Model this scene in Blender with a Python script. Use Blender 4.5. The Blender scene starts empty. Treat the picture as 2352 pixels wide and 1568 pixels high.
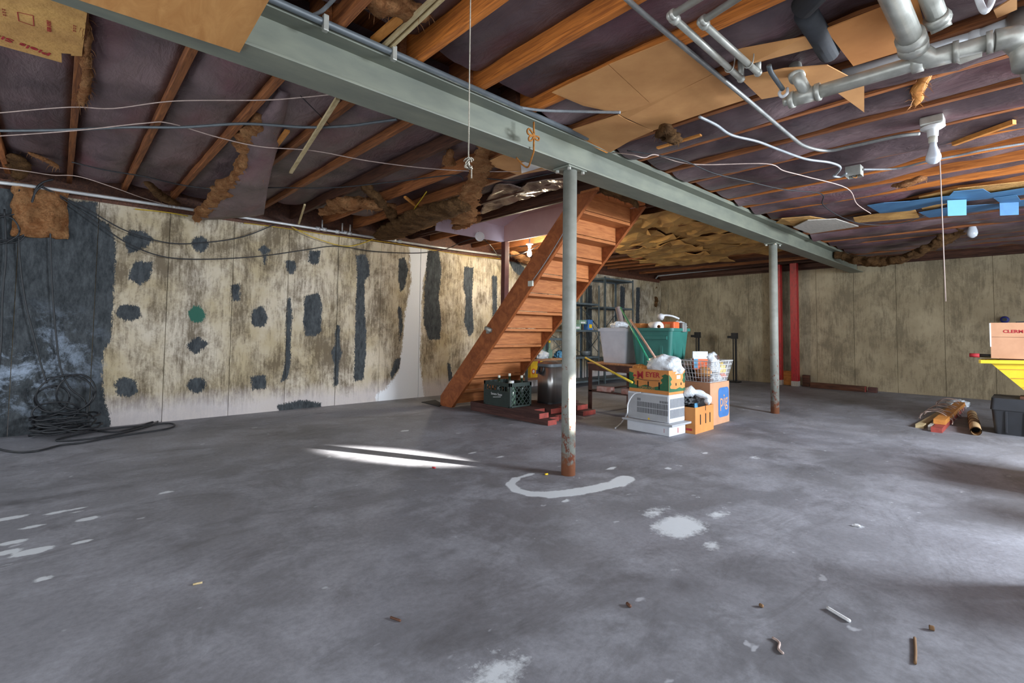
import bpy, bmesh, math, random
import numpy as np
from mathutils import Vector, Matrix
random.seed(7)
SC = bpy.context.scene
COL = SC.collection
PI = math.pi

# ------------------------------------------------------------------ camera
FPX, YAW, PIT, ROL, CY = 1124.6, .8233, .0448, .0115, -72.7
_F = np.array([math.cos(YAW)*math.cos(PIT), math.sin(YAW)*math.cos(PIT), math.sin(PIT)])
_r = np.array([math.sin(YAW), -math.cos(YAW), 0.0]); _u = np.cross(_r, _F)
_R = math.cos(ROL)*_r + math.sin(ROL)*_u
_U = -math.sin(ROL)*_r + math.cos(ROL)*_u
EYE = np.array([0, 0, 1.0])
cd = bpy.data.cameras.new('camera'); cam = bpy.data.objects.new('camera', cd); COL.objects.link(cam)
cd.sensor_width = 36; cd.sensor_fit = 'HORIZONTAL'; cd.lens = 36*FPX/2352; cd.shift_y = CY/2352
cd.clip_start = .05; cd.clip_end = 60
m = Matrix.Identity(4)
for i in range(3):
    m[i][0], m[i][1], m[i][2], m[i][3] = _R[i], _U[i], -_F[i], EYE[i]
cam.matrix_world = m
SC.camera = cam

# survey helpers: a sight line from the camera met with a real plane of the room
def ray(x, y): return _F + (x-1176)/FPX*_R - (y-784-CY)/FPX*_U
def onz(x, y, z=0.0):
    d = ray(x, y); return EYE + d*((z-1)/d[2])
def onY(x, y, Y):
    d = ray(x, y); return EYE + d*(Y/d[1])
def onX(x, y, X):
    d = ray(x, y); return EYE + d*(X/d[0])
def depth(P): return float((np.asarray(P)-EYE) @ _F)
def atd(x, y, dep): return EYE + ray(x, y)*dep

# ------------------------------------------------------------------ light, world, exposure
SC.view_settings.view_transform = 'Standard'; SC.view_settings.look = 'None'
SC.view_settings.gamma = 1; SC.view_settings.use_curve_mapping = False
SC.view_settings.exposure = 0.95
SC.cycles.use_denoising = True
SC.cycles.max_bounces = 8; SC.cycles.diffuse_bounces = 5
w = bpy.data.worlds.new('daylight'); SC.world = w; w.use_nodes = True
bg = w.node_tree.nodes['Background']; bg.inputs[0].default_value = (.86, .93, 1.0, 1); bg.inputs[1].default_value = 1.32

def area(name, loc, target, sx, sy, power, color):
    l = bpy.data.lights.new(name, 'AREA'); l.shape = 'RECTANGLE'; l.size = sx; l.size_y = sy
    l.energy = power; l.color = color
    o = bpy.data.objects.new(name, l); COL.objects.link(o); o.location = loc
    o.rotation_euler = (Vector(target)-Vector(loc)).to_track_quat('-Z', 'Y').to_euler(); return o
area('window_light', (5.1, -2.6, 1.75), (2.9, 2.6, .2), 1.3, .8, 255, (.82, .91, 1.0))
sp = bpy.data.lights.new('sunbeam', 'SPOT'); sp.energy = 22000; sp.color = (1, .97, .9); sp.spot_size = math.radians(4.8); sp.spot_blend = .85; sp.shadow_soft_size = .03
so = bpy.data.objects.new('sunbeam', sp); COL.objects.link(so); so.location = (4.75, -1.70, 2.05)
so.rotation_euler = (Vector((2.02, 3.5, 0))-Vector(so.location)).to_track_quat('-Z', 'Y').to_euler()

# ------------------------------------------------------------------ materials
def S(r, g, b):
    f = lambda v: (v/255/12.92) if v/255 <= .04045 else ((v/255+.055)/1.055)**2.4
    return (f(r), f(g), f(b), 1)
class NT:
    def __init__(s, name):
        s.m = bpy.data.materials.new(name); s.m.use_nodes = True; s.t = s.m.node_tree
        s.b = s.t.nodes['Principled BSDF']
    def n(s, typ, **k):
        o = s.t.nodes.new(typ)
        for a, v in k.items(): setattr(o, a, v)
        return o
    def l(s, a, b): s.t.links.new(a, b)
    def coord(s, scale=(1, 1, 1), out='Object'):
        c = s.n('ShaderNodeTexCoord'); mp = s.n('ShaderNodeMapping'); mp.inputs['Scale'].default_value = scale
        s.l(c.outputs[out], mp.inputs[0]); return mp.outputs[0]
    def noise(s, v, scale=5, detail=6, rough=.6, dist=0):
        o = s.n('ShaderNodeTexNoise'); o.inputs['Scale'].default_value = scale; o.inputs['Detail'].default_value = detail
        o.inputs['Roughness'].default_value = rough; o.inputs['Distortion'].default_value = dist
        s.l(v, o.inputs['Vector']); return o.outputs['Fac']
    def ramp(s, f, a, b, c0=(0, 0, 0, 1), c1=(1, 1, 1, 1)):
        o = s.n('ShaderNodeValToRGB'); e = o.color_ramp.elements
        e[0].position = a; e[1].position = b; e[0].color = c0; e[1].color = c1
        s.l(f, o.inputs[0]); return o.outputs[0]
    def mix(s, f, a, b, mode='MIX'):
        o = s.n('ShaderNodeMix', data_type='RGBA', blend_type=mode)
        for sock, v in ((o.inputs['Factor'], f), (o.inputs[6], a), (o.inputs[7], b)):
            if hasattr(v, 'is_linked'): s.l(v, sock)
            else: sock.default_value = v
        return o.outputs[2]
    def math(s, op, a, b=0.0, clamp=False):
        o = s.n('ShaderNodeMath', operation=op, use_clamp=clamp)
        for sock, v in ((o.inputs[0], a), (o.inputs[1], b)):
            if hasattr(v, 'is_linked'): s.l(v, sock)
            else: sock.default_value = v
        return o.outputs[0]
    def attr(s, name):
        o = s.n('ShaderNodeAttribute', attribute_name=name); return o.outputs['Fac']
    def bump(s, h, strength=.3, dist=.01):
        o = s.n('ShaderNodeBump'); o.inputs['Strength'].default_value = strength; o.inputs['Distance'].default_value = dist
        s.l(h, o.inputs['Height']); s.l(o.outputs[0], s.b.inputs['Normal'])
    def set(s, color=None, rough=.7, metal=0.0, spec=None):
        if color is not None:
            if hasattr(color, 'is_linked'): s.l(color, s.b.inputs['Base Color'])
            else: s.b.inputs['Base Color'].default_value = color
        if hasattr(rough, 'is_linked'): s.l(rough, s.b.inputs['Roughness'])
        else: s.b.inputs['Roughness'].default_value = rough
        s.b.inputs['Metallic'].default_value = metal
        if spec is not None: s.b.inputs['Specular IOR Level'].default_value = spec
        return s.m
def simple(name, c, rough=.6, metal=0, c2=None, scale=12, stretch=(1, 1, 1), bump=.0, lo=.35, hi=.7, bd=.004, bscale=None, spec=None, rand=0.0):
    t = NT(name); v = t.coord(stretch); f = t.noise(v, scale, 6, .62)
    if c2 is None: c2 = tuple(x*.72 for x in c[:3])+(1,)
    col = t.ramp(f, lo, hi, c2, c)
    if rand:
        oi = t.n('ShaderNodeObjectInfo'); k = t.math('MULTIPLY_ADD', oi.outputs['Random'], rand); 
        k.node.inputs[2].default_value = 1-rand*.5
        cc = t.n('ShaderNodeCombineColor'); [t.l(k, cc.inputs[i]) for i in range(3)]
        col = t.mix(1.0, col, cc.outputs[0], 'MULTIPLY')
    if bump: t.bump(t.noise(v, bscale or scale*2.5, 5, .65), bump, bd)
    return t.set(col, rough, metal, spec)
M = {}
# concrete walls: form-board streaks, grime, painted patches carried by vertex masks
def wallmat(name, base, pale, grime, lowband, grime_amt):
    t = NT(name); v = t.coord()
    big = t.noise(t.coord((1, 1, 1)), 1.6, 5, .6)
    st = t.noise(t.coord((9, 9, 1.1)), 4, 8, .7)
    fine = t.noise(v, 60, 6, .7)
    col = t.mix(t.ramp(big, .38, .66), base, pale)
    g1 = t.noise(t.coord((1.3, 1.3, .8)), 2.3, 8, .72, .4)
    g = t.ramp(t.math('MULTIPLY_ADD', st, .45, False), .0, 1.0)
    gm = t.math('ADD', t.math('MULTIPLY', g1, .68), t.math('MULTIPLY', st, .36))
    gm = t.math('ADD', gm, t.math('MULTIPLY', fine, .14))
    col = t.mix(t.math('MULTIPLY', t.ramp(gm, .54, .67), grime_amt), col, grime)
    if lowband:
        tc = t.n('ShaderNodeTexCoord'); sx = t.n('ShaderNodeSeparateXYZ'); t.l(tc.outputs['Object'], sx.inputs[0])
        zz = t.math('ADD', sx.outputs[2], t.math('MULTIPLY', t.math('ADD', st, t.math('MULTIPLY', big, 1.4)), .22))
        col = t.mix(t.ramp(zz, .40, .60, (.78, .78, .78, 1), (0, 0, 0, 1)), col, S(192, 184, 184))
    edge = t.math('MULTIPLY', t.math('SUBTRACT', t.math('ADD', t.math('MULTIPLY', t.noise(t.coord((14, 14, 3)), 5, 8, .8), .75), t.math('MULTIPLY', fine, .35)), .55), 1.7)
    wm = t.ramp(t.math('ADD', t.attr('white'), edge), .42, .56)
    col = t.mix(wm, col, S(214, 216, 220))
    spk = t.noise(v, 16, 7, .75)
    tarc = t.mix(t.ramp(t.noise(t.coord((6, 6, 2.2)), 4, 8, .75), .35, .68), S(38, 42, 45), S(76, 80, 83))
    tm = t.ramp(t.math('ADD', t.attr('tar_and_shadow'), edge), .46, .54)
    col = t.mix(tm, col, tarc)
    sc = t.math('MULTIPLY', t.ramp(t.math('ADD', t.math('MULTIPLY', t.noise(v, 3.2, 8, .8, .5), .8), t.math('MULTIPLY', spk, .3)), .53, .66), t.attr('worn'))
    col = t.mix(sc, col, S(140, 152, 168))
    col = t.mix(t.ramp(t.math('ADD', t.attr('green'), edge), .46, .54), col, S(48, 92, 78))
    t.bump(t.math('ADD', t.math('MULTIPLY', st, .6), fine), .35, .006)
    return t.set(col, .85, 0, .25)
M['wall_l'] = wallmat('painted_concrete', S(168, 153, 124), S(192, 181, 164), S(88, 75, 58), True, .85)
M['wall_f'] = wallmat('bare_concrete', S(150, 136, 110), S(174, 160, 132), S(92, 82, 66), False, .6)
def floormat():
    t = NT('concrete_floor'); v = t.coord()
    big = t.noise(v, .55, 6, .62, .6); mid = t.noise(v, 2.4, 8, .68, .3); fine = t.noise(v, 38, 7, .75)
    col = t.mix(t.ramp(big, .34, .66), S(103, 103, 107), S(144, 144, 151))
    col = t.mix(t.math('MULTIPLY', t.ramp(mid, .46, .64), .55), col, S(166, 167, 175))
    col = t.mix(t.math('MULTIPLY', t.ramp(t.noise(t.coord((1, 2.2, 1)), 1.1, 9, .75, 1.0), .52, .72), .62), col, S(66, 63, 63))
    col = t.mix(t.math('MULTIPLY', t.ramp(fine, .38, .62, (1, 1, 1, 1), (0, 0, 0, 1)), .32), col, S(86, 84, 86))
    edge = t.math('MULTIPLY', t.math('SUBTRACT', t.math('ADD', t.math('MULTIPLY', t.noise(v, 9, 8, .75), .8), t.math('MULTIPLY', fine, .3)), .55), 1.0)
    col = t.mix(t.ramp(t.math('ADD', t.attr('dark'), edge), .35, .75, (0, 0, 0, 1), (.75, .75, .75, 1)), col, S(66, 64, 66))
    col = t.mix(t.ramp(t.math('ADD', t.attr('paint'), edge), .42, .58, (0, 0, 0, 1), (.85, .85, .85, 1)), col, S(206, 210, 214))
    sp = t.ramp(t.noise(t.coord((1, 1.4, 1)), 7, 3, .5), .70, .74)
    col = t.mix(t.math('MULTIPLY', sp, .5), col, S(196, 198, 204))
    t.bump(t.math('ADD', t.math('MULTIPLY', mid, .5), fine), .25, .004)
    r = t.ramp(mid, .3, .7, (.5, .5, .5, 1), (.72, .72, .72, 1))
    return t.set(col, r, 0, .35)
M['floor'] = floormat()
def woodmat(name, c, c2, stretch, rand=.5, rough=.6, bump=.15, scale=3.5):
    t = NT(name); v = t.coord(stretch)
    a = t.noise(v, scale, 8, .62, 1.2); b = t.noise(t.coord(tuple(x*.3 for x in stretch)), scale, 4, .5)
    col = t.mix(t.ramp(a, .36, .66), c2, c)
    col = t.mix(t.math('MULTIPLY', t.ramp(b, .45, .75), .4), col, tuple(x*.5 for x in c2[:3])+(1,))
    oi = t.n('ShaderNodeObjectInfo'); k = t.math('MULTIPLY_ADD', oi.outputs['Random'], rand); k.node.inputs[2].default_value = 1-rand*.5
    cc = t.n('ShaderNodeCombineColor'); [t.l(k, cc.inputs[i]) for i in range(3)]
    col = t.mix(1.0, col, cc.outputs[0], 'MULTIPLY'); t.bump(a, bump, .004)
    return t.set(col, rough, 0, .3)
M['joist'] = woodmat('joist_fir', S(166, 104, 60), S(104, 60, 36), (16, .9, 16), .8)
M['joistlit'] = woodmat('joist_fir_lit', S(214, 130, 58), S(150, 86, 40), (16, .9, 16), .4)  # lit copy of the joist fir, the light put into a brighter orange
M['oldwood'] = woodmat('old_dark_wood', S(104, 66, 48), S(62, 38, 30), (14, 1, 14), .5)
M['stair'] = woodmat('stair_pine', S(190, 122, 72), S(156, 92, 52), (1.2, 14, 14), .22, .5)
M['stringer'] = woodmat('stringer_fir', S(166, 96, 54), S(128, 68, 36), (14, 3, 3), .2, .5)
M['redplank'] = woodmat('red_brown_plank', S(92, 62, 56), S(64, 42, 40), (14, 1, 14), .45, .75)
M['redend'] = simple('red_paint', S(168, 70, 60), .7, c2=S(120, 52, 44))
M['plywood'] = woodmat('plywood', S(214, 158, 96), S(190, 132, 74), (6, 1.5, 6), .1, .65, .05, 2.2)
M['card'] = simple('cardboard', S(202, 148, 92), .85, c2=S(184, 130, 78), scale=5, bump=.06, stretch=(1, 1, 1), rand=.16)
M['card_old'] = simple('stained_cardboard', S(206, 160, 90), .8, c2=S(160, 116, 62), scale=3.5, bump=.55, bd=.03, bscale=5, rand=.3)
M['card_pale'] = simple('pale_cardboard', S(200, 152, 118), .85, c2=S(186, 138, 106), scale=5, bump=.05)
M['card_orange'] = simple('orange_cardboard', S(204, 138, 76), .8, c2=S(188, 122, 64), scale=5, bump=.05)
M['steel'] = simple('painted_beam_steel', S(124, 127, 112), .5, .0, S(100, 104, 95), 3, (1, 3, 3), .08, .3, .75, spec=.5)
def columnmat():
    t = NT('column_paint'); v = t.coord()
    col = t.mix(t.ramp(t.noise(v, 5, 6, .6), .35, .7), S(120, 122, 114), S(150, 150, 142))
    tc = t.n('ShaderNodeTexCoord'); sx = t.n('ShaderNodeSeparateXYZ'); t.l(tc.outputs['Object'], sx.inputs[0])
    h = t.math('MULTIPLY', sx.outputs[2], .12)
    f = t.math('SUBTRACT', t.math('ADD', t.noise(t.coord((1, 1, .6)), 26, 8, .8), .06), h)
    col = t.mix(t.ramp(f, .555, .60), col, S(120, 64, 46))
    f2 = t.math('SUBTRACT', t.noise(v, 14, 5, .7), t.math('MULTIPLY', sx.outputs[2], 3.0))
    col = t.mix(t.ramp(f2, .1, .25), col, S(134, 84, 58))
    return t.set(col, .55, .0, .4)
M['column'] = columnmat()
M['galv'] = simple('galvanised_steel', S(190, 190, 182), .36, .4, S(160, 160, 152), 14, (1, 1, 1), .05)
M['conduit'] = simple('grey_conduit', S(150, 150, 146), .45, .4, S(120, 122, 122), 12)
M['darkconduit'] = simple('painted_conduit', S(98, 104, 108), .5, .2, S(82, 88, 92), 12)
M['whitepipe'] = simple('white_pipe', S(206, 206, 204), .35, .3, S(176, 176, 178), 9)
M['pvc'] = simple('white_plastic', S(216, 218, 220), .4, 0, S(196, 198, 202), 9)
M['blackfoam'] = simple('black_foam', S(48, 50, 56), .75, 0, S(38, 40, 44), 20)
M['black'] = simple('black_plastic', S(30, 31, 34), .5, 0, S(20, 21, 23), 20)
M['cable'] = simple('black_cable', S(34, 36, 40), .55, 0, S(26, 27, 30), 20)
M['greycable'] = simple('grey_cable', S(150, 154, 158), .5, .1, S(126, 130, 134), 20)
M['palewire'] = simple('pale_wire', S(190, 168, 158), .6, 0, S(160, 140, 132), 20)
M['yellowcable'] = simple('yellow_cable', S(196, 164, 30), .5, 0, S(160, 130, 24), 20)
M['rope'] = simple('brown_rope', S(168, 108, 34), .85, 0, S(120, 72, 22), 60, bump=.3)
M['chain'] = simple('chain_metal', S(190, 182, 168), .3, .8, S(150, 144, 130), 80)
M['paper'] = None
def papermat():
    t = NT('kraft_vapour_paper'); v = t.coord()
    a = t.noise(v, 2.2, 6, .6); wr = t.noise(t.coord((2.2, .8, 1)), 4.5, 7, .62, .5)
    col = t.mix(t.ramp(a, .35, .68), S(74, 60, 64), S(116, 96, 98))
    pr = t.noise(t.coord((3, 1, 1)), 1.1, 3, .5)
    col = t.mix(t.math('MULTIPLY', t.ramp(pr, .5, .72), .45), col, S(112, 58, 70))
    oi = t.n('ShaderNodeObjectInfo'); k = t.math('MULTIPLY_ADD', oi.outputs['Random'], .45); k.node.inputs[2].default_value = .78
    cc = t.n('ShaderNodeCombineColor'); [t.l(k, cc.inputs[i]) for i in range(3)]
    col = t.mix(1.0, col, cc.outputs[0], 'MULTIPLY'); t.bump(wr, .55, .04)
    return t.set(col, .42, 0, .5)
M['paper'] = papermat()
def fluffmat(name, c, c2, dark):
    t = NT(name); v = t.coord((1, 1, 1))
    a = t.noise(v, 9, 9, .75, .6); b = t.noise(v, 45, 6, .8, 1)
    col = t.mix(t.ramp(a, .42, .58), c2, c); col = t.mix(t.ramp(b, .36, .52, (.7, .7, .7, 1), (0, 0, 0, 1)), col, dark)
    t.bump(t.math('ADD', a, t.math('MULTIPLY', b, 1.0)), 1.0, .06); return t.set(col, .95, 0, .1)
M['fluff'] = fluffmat('orange_fibreglass', S(214, 158, 108), S(180, 120, 76), S(112, 74, 48))
M['fluffdark'] = fluffmat('brown_fibreglass', S(148, 110, 72), S(108, 78, 50), S(64, 46, 32))
M['foil'] = simple('wrinkled_foil', S(196, 176, 160), .28, .7, S(110, 92, 84), 6, bump=.9, bscale=7, bd=.03)
M['drywall'] = simple('pink_drywall', S(206, 172, 166), .8, 0, S(196, 160, 154), 4)
M['lilac'] = simple('lilac_drywall', S(206, 192, 204), .8, 0, S(196, 180, 194), 4)
M['postwood'] = simple('maroon_paint', S(104, 54, 48), .6, 0, S(82, 42, 38), 8)
M['redpost'] = simple('red_gloss_paint', S(168, 30, 36), .38, 0, S(112, 28, 30), 14, (3, 3, 1), .15, .3, .5)
M['crate'] = simple('dark_green_plastic', S(44, 56, 52), .55, 0, S(34, 46, 42), 14)
M['glass_green'] = simple('dark_green_glass', S(26, 44, 30), .12, 0, S(20, 34, 24), 8, spec=.7)
M['glass_pale'] = simple('pale_green_glass', S(132, 160, 140), .15, 0, S(104, 132, 114), 8, spec=.7)
M['stainless'] = simple('brushed_stainless', S(176, 174, 172), .32, .9, S(150, 148, 146), 20, (1, 1, .02))
M['cap'] = simple('pale_cap', S(206, 204, 190), .5)
M['yellow'] = simple('yellow_card', S(238, 196, 20), .5, 0, S(226, 178, 16), 6)
M['yellowbin'] = simple('yellow_plastic', S(240, 210, 60), .45, 0, S(230, 196, 44), 5)
M['navy'] = simple('navy_print', S(40, 44, 120), .6)
M['orangeprint'] = simple('orange_print', S(224, 96, 36), .6)
M['whiteprint'] = simple('white_print', S(222, 222, 222), .6, 0, S(210, 210, 212))
M['redprint'] = simple('red_print', S(170, 36, 44), .7, 0, S(150, 30, 38))
M['greenprint'] = simple('green_print', S(44, 100, 66), .7, 0, S(36, 86, 56))
M['blueprint'] = simple('blue_print', S(66, 116, 176), .7, 0, S(58, 104, 162))
M['brownprint'] = simple('brown_print', S(96, 60, 40), .7)
M['shelfsteel'] = simple('grey_shelf_steel', S(98, 108, 112), .5, .3, S(76, 86, 90), 9)
M['benchsteel'] = simple('brown_bench_steel', S(96, 62, 50), .6, .2, S(66, 42, 36), 12, bump=.1)
M['benchtop'] = woodmat('bench_board', S(178, 130, 92), S(140, 98, 68), (2, 12, 12), .2)
M['brick'] = simple('red_brick', S(150, 84, 72), .9, 0, S(176, 150, 142), 14, bump=.4)
M['bin'] = simple('grey_translucent_plastic', S(216, 221, 228), .45, 0, S(190, 196, 206), 3)
M['tote'] = simple('teal_plastic', S(42, 112, 102), .5, 0, S(34, 98, 90), 5)
M['broomgreen'] = simple('green_handle', S(48, 150, 112), .4)
M['broomwood'] = simple('pinkish_wood_handle', S(196, 154, 132), .6)
M['yellowstick'] = simple('yellow_handle', S(216, 188, 56), .5)
M['roller'] = simple('grey_brown_tube', S(136, 120, 116), .8)
def bagmat(name, c, alpha=1.0):
    t = NT(name); v = t.coord(); t.bump(t.noise(v, 14, 7, .65, 1.5), .8, .02)
    m_ = t.set(c, .28, 0, .6)
    if alpha < 1: t.b.inputs['Transmission Weight'].default_value = 1-alpha
    return m_
M['bag'] = bagmat('white_plastic_film', S(214, 220, 226))
M['blackbag'] = bagmat('black_plastic_film', S(36, 38, 42))
M['clearbag'] = bagmat('clear_film', S(198, 200, 204))
M['acwhite'] = simple('white_enamel', S(210, 214, 220), .4, 0, S(198, 200, 208), 5)
M['acgrey'] = simple('grey_grille_housing', S(172, 174, 178), .5, 0, S(158, 160, 164), 6)
M['dark'] = simple('dark_recess', S(26, 26, 28), .9)
M['wire'] = simple('white_coated_wire', S(222, 224, 228), .4)
M['tape'] = simple('blue_film', S(70, 118, 156), .55, 0, S(54, 98, 138), 6)
M['bluecard'] = simple('pale_blue_card', S(78, 136, 170), .7, 0, S(72, 128, 162), 8)
M['board'] = simple('pale_board', S(186, 180, 170), .8, 0, S(160, 154, 146), 8, (1, 6, 1))
M['palestick'] = woodmat('pale_stick', S(208, 190, 150), S(176, 154, 112), (8, 2, 8), .2)
M['orangestick'] = woodmat('orange_stick', S(206, 142, 72), S(176, 112, 52), (8, 2, 8), .2)
M['porcelain'] = simple('white_porcelain', S(216, 216, 214), .3, 0, S(206, 206, 204), 8)
M['bulb'] = simple('frosted_bulb', S(206, 212, 220), .15, 0, S(196, 204, 214), 5, spec=.7)
M['toolbox'] = simple('black_toolbox', S(34, 36, 42), .5, 0, S(26, 28, 32), 8)
M['tube'] = simple('tan_tube', S(196, 164, 120), .8, 0, S(168, 136, 96), 10)
M['mat'] = simple('dark_rubber', S(44, 44, 46), .8)
M['brass'] = simple('brass', S(196, 160, 70), .35, .8)
M['paperleaf'] = simple('litter', S(130, 98, 66), .9)
t = NT('lit_bulb'); t.b.inputs['Emission Color'].default_value = (1, .86, .62, 1); t.b.inputs['Emission Strength'].default_value = 620
M['lit'] = t.set((1, .9, .75, 1), .3)

# ------------------------------------------------------------------ mesh helpers
def A3(p): return np.array([float(p[0]), float(p[1]), float(p[2])])
class MB:
    def __init__(s): s.v = []; s.f = []
    def add(s, vs, fs):
        k = len(s.v); s.v.extend([tuple(map(float, p)) for p in vs]); s.f.extend([tuple(i+k for i in f) for f in fs]); return s
    def box(s, lo, hi):
        (a, b, c), (d, e, f) = lo, hi
        return s.add([(a, b, c), (d, b, c), (d, e, c), (a, e, c), (a, b, f), (d, b, f), (d, e, f), (a, e, f)],
                     [(0, 3, 2, 1), (4, 5, 6, 7), (0, 1, 5, 4), (1, 2, 6, 5), (2, 3, 7, 6), (3, 0, 4, 7)])
    def bbox(s, lo, hi, b=.006):                       # box with chamfered edges
        bm = bmesh.new(); bmesh.ops.create_cube(bm, size=1)
        lo, hi = A3(lo), A3(hi)
        for v in bm.verts: v.co = Vector((lo+hi)/2 + np.array(v.co)*(hi-lo))
        bmesh.ops.bevel(bm, geom=bm.edges[:], offset=b, segments=2, affect='EDGES', profile=.6)
        return s.bm(bm)
    def bm(s, bm, free=True):
        bm.verts.ensure_lookup_table(); bm.verts.index_update()
        s.add([v.co[:] for v in bm.verts], [[v.index for v in f.verts] for f in bm.faces])
        if free: bm.free()
        return s
    def obox(s, c, ax, ay, az):                        # oriented box: centre and half-axis vectors
        c, ax, ay, az = map(A3, (c, ax, ay, az))
        return s.add([c+i*ax+j*ay+k*az for k in (-1, 1) for j in (-1, 1) for i in (-1, 1)],
                     [(0, 2, 3, 1), (4, 5, 7, 6), (0, 1, 5, 4), (1, 3, 7, 5), (3, 2, 6, 7), (2, 0, 4, 6)])
    def bar(s, a, b, wx, wy, up=(0, 0, 1)):            # rectangular bar between two points
        a, b = A3(a), A3(b); d = b-a; L = np.linalg.norm(d); d = d/L
        u = A3(up); sd = np.cross(d, u)
        if np.linalg.norm(sd) < 1e-4: sd = np.cross(d, (1, 0, 0))
        sd = sd/np.linalg.norm(sd); u = np.cross(sd, d)
        return s.obox((a+b)/2, d*L/2, sd*wx/2, u*wy/2)
    def tube(s, pts, r, n=8, caps=True, sub=0):
        P = [A3(p) for p in pts]
        if sub: P = spline(P, sub)
        rs = r if hasattr(r, '__len__') else [r]*len(P)
        k0 = len(s.v); T0 = None; N = None
        for i, p in enumerate(P):
            T = P[min(i+1, len(P)-1)]-P[max(i-1, 0)]; T = T/(np.linalg.norm(T)+1e-12)
            if N is None:
                N = np.cross(T, (0, 0, 1.))
                if np.linalg.norm(N) < .1: N = np.cross(T, (1., 0, 0))
            N = N-T*(N@T); N = N/(np.linalg.norm(N)+1e-12); B = np.cross(T, N)
            for j in range(n):
                a = 2*PI*j/n; s.v.append(tuple(p+rs[min(i, len(rs)-1)]*(math.cos(a)*N+math.sin(a)*B)))
        for i in range(len(P)-1):
            for j in range(n):
                a = k0+i*n+j; b = k0+i*n+(j+1) % n; s.f.append((a, b, b+n, a+n))
        if caps:
            s.f.append(tuple(k0+j for j in reversed(range(n)))); e = k0+(len(P)-1)*n; s.f.append(tuple(e+j for j in range(n)))
        return s
    def lathe(s, prof, c=(0, 0, 0), n=20, axis='z', caps=True):
        k0 = len(s.v); c = A3(c)
        for r, h in prof:
            for j in range(n):
                a = 2*PI*j/n; p = (r*math.cos(a), r*math.sin(a), h)
                if axis == 'x': p = (h, p[0], p[1])
                if axis == 'y': p = (p[1], h, p[0])
                s.v.append(tuple(c+p))
        for i in range(len(prof)-1):
            for j in range(n):
                a = k0+i*n+j; b = k0+i*n+(j+1) % n; s.f.append((a, b, b+n, a+n))
        if caps:
            s.f.append(tuple(k0+j for j in reversed(range(n)))); e = k0+(len(prof)-1)*n; s.f.append(tuple(e+j for j in range(n)))
        return s
    def poly(s, pts, t, nrm=(0, 0, 1)):                # polygon slab of thickness t along nrm
        n = A3(nrm)*t; P = [A3(p) for p in pts]; k = len(P)
        return s.add(P+[p+n for p in P], [tuple(range(k))[::-1], tuple(range(k, 2*k))]+[(i, (i+1) % k, k+(i+1) % k, k+i) for i in range(k)])
    def grid(s, fn, nu, nv, t=None):                   # fn(u,v) -> point; t: closed by an offset back sheet
        k0 = len(s.v); P = [[A3(fn(i/nu, j/nv)) for j in range(nv+1)] for i in range(nu+1)]
        W = nv+1
        for r_ in P: s.v.extend(tuple(p) for p in r_)
        ix = lambda i, j: k0+i*W+j
        for i in range(nu):
            for j in range(nv): s.f.append((ix(i, j), ix(i+1, j), ix(i+1, j+1), ix(i, j+1)))
        if t is not None:
            k1 = len(s.v); t = A3(t)
            for r_ in P: s.v.extend(tuple(p+t) for p in r_)
            iy = lambda i, j: k1+i*W+j
            for i in range(nu):
                for j in range(nv): s.f.append((iy(i, j), iy(i, j+1), iy(i+1, j+1), iy(i+1, j)))
            for i in range(nu):
                s.f.append((ix(i, 0), iy(i, 0), iy(i+1, 0), ix(i+1, 0))); s.f.append((ix(i, nv), ix(i+1, nv), iy(i+1, nv), iy(i, nv)))
            for j in range(nv):
                s.f.append((ix(0, j), ix(0, j+1), iy(0, j+1), iy(0, j))); s.f.append((ix(nu, j), iy(nu, j), iy(nu, j+1), ix(nu, j+1)))
        return s
    def build(s, name, mat, parent=None, smooth=False, world=False, fix=True):
        V = np.array(s.v); org = np.zeros(3)
        if parent is None:
            lo, hi = V.min(0), V.max(0); org = np.array([(lo[0]+hi[0])/2, (lo[1]+hi[1])/2, lo[2]])
        elif world:
            org = WL(parent)
        me = bpy.data.meshes.new(name); me.from_pydata((V-org).tolist(), [], s.f); me.update()
        if fix:
            bm = bmesh.new(); bm.from_mesh(me); bmesh.ops.recalc_face_normals(bm, faces=bm.faces[:]); bm.to_mesh(me); bm.free()
        if smooth: me.polygons.foreach_set('use_smooth', [True]*len(me.polygons))
        o = bpy.data.objects.new(name, me); COL.objects.link(o); me.materials.append(M[mat] if isinstance(mat, str) else mat)
        if parent is None: o.location = org
        else: o.parent = parent
        return o
def WL(o):
    p = np.zeros(3)
    while o is not None: p = p+np.array(o.location); o = o.parent
    return p
def spline(P, n):
    P = [A3(p) for p in P]; out = []
    for i in range(len(P)-1):
        p0, p1, p2, p3 = P[max(i-1, 0)], P[i], P[i+1], P[min(i+2, len(P)-1)]
        for k in range(n):
            t = k/n; out.append(.5*(2*p1+(p2-p0)*t+(2*p0-5*p1+4*p2-p3)*t*t+(3*p1-p0-3*p2+p3)*t**3))
    return out+[P[-1]]
def tag(o, label=None, cat=None, group=None, kind=None):
    for k, v in (('label', label), ('category', cat), ('group', group), ('kind', kind)):
        if v: o[k] = v
    return o
def thing(name, label, cat, loc=(0, 0, 0), rz=0, group=None):
    o = bpy.data.objects.new(name, None); COL.objects.link(o); o.location = loc; o.rotation_euler = (0, 0, rz); o.empty_display_size = .1
    return tag(o, label, cat, group)
def dup(root, loc, rz=None, label=None, name=None):
    r = root.copy(); COL.objects.link(r); r.location = loc
    if rz is not None: r.rotation_euler = (0, 0, rz)
    if label: r['label'] = label
    for ch in list(root.children):
        c = ch.copy(); COL.objects.link(c); c.parent = r
        for g in ch.children:
            d = g.copy(); COL.objects.link(d); d.parent = c
    return r
_h = np.random.RandomState(3).rand(64, 64, 64)
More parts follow.
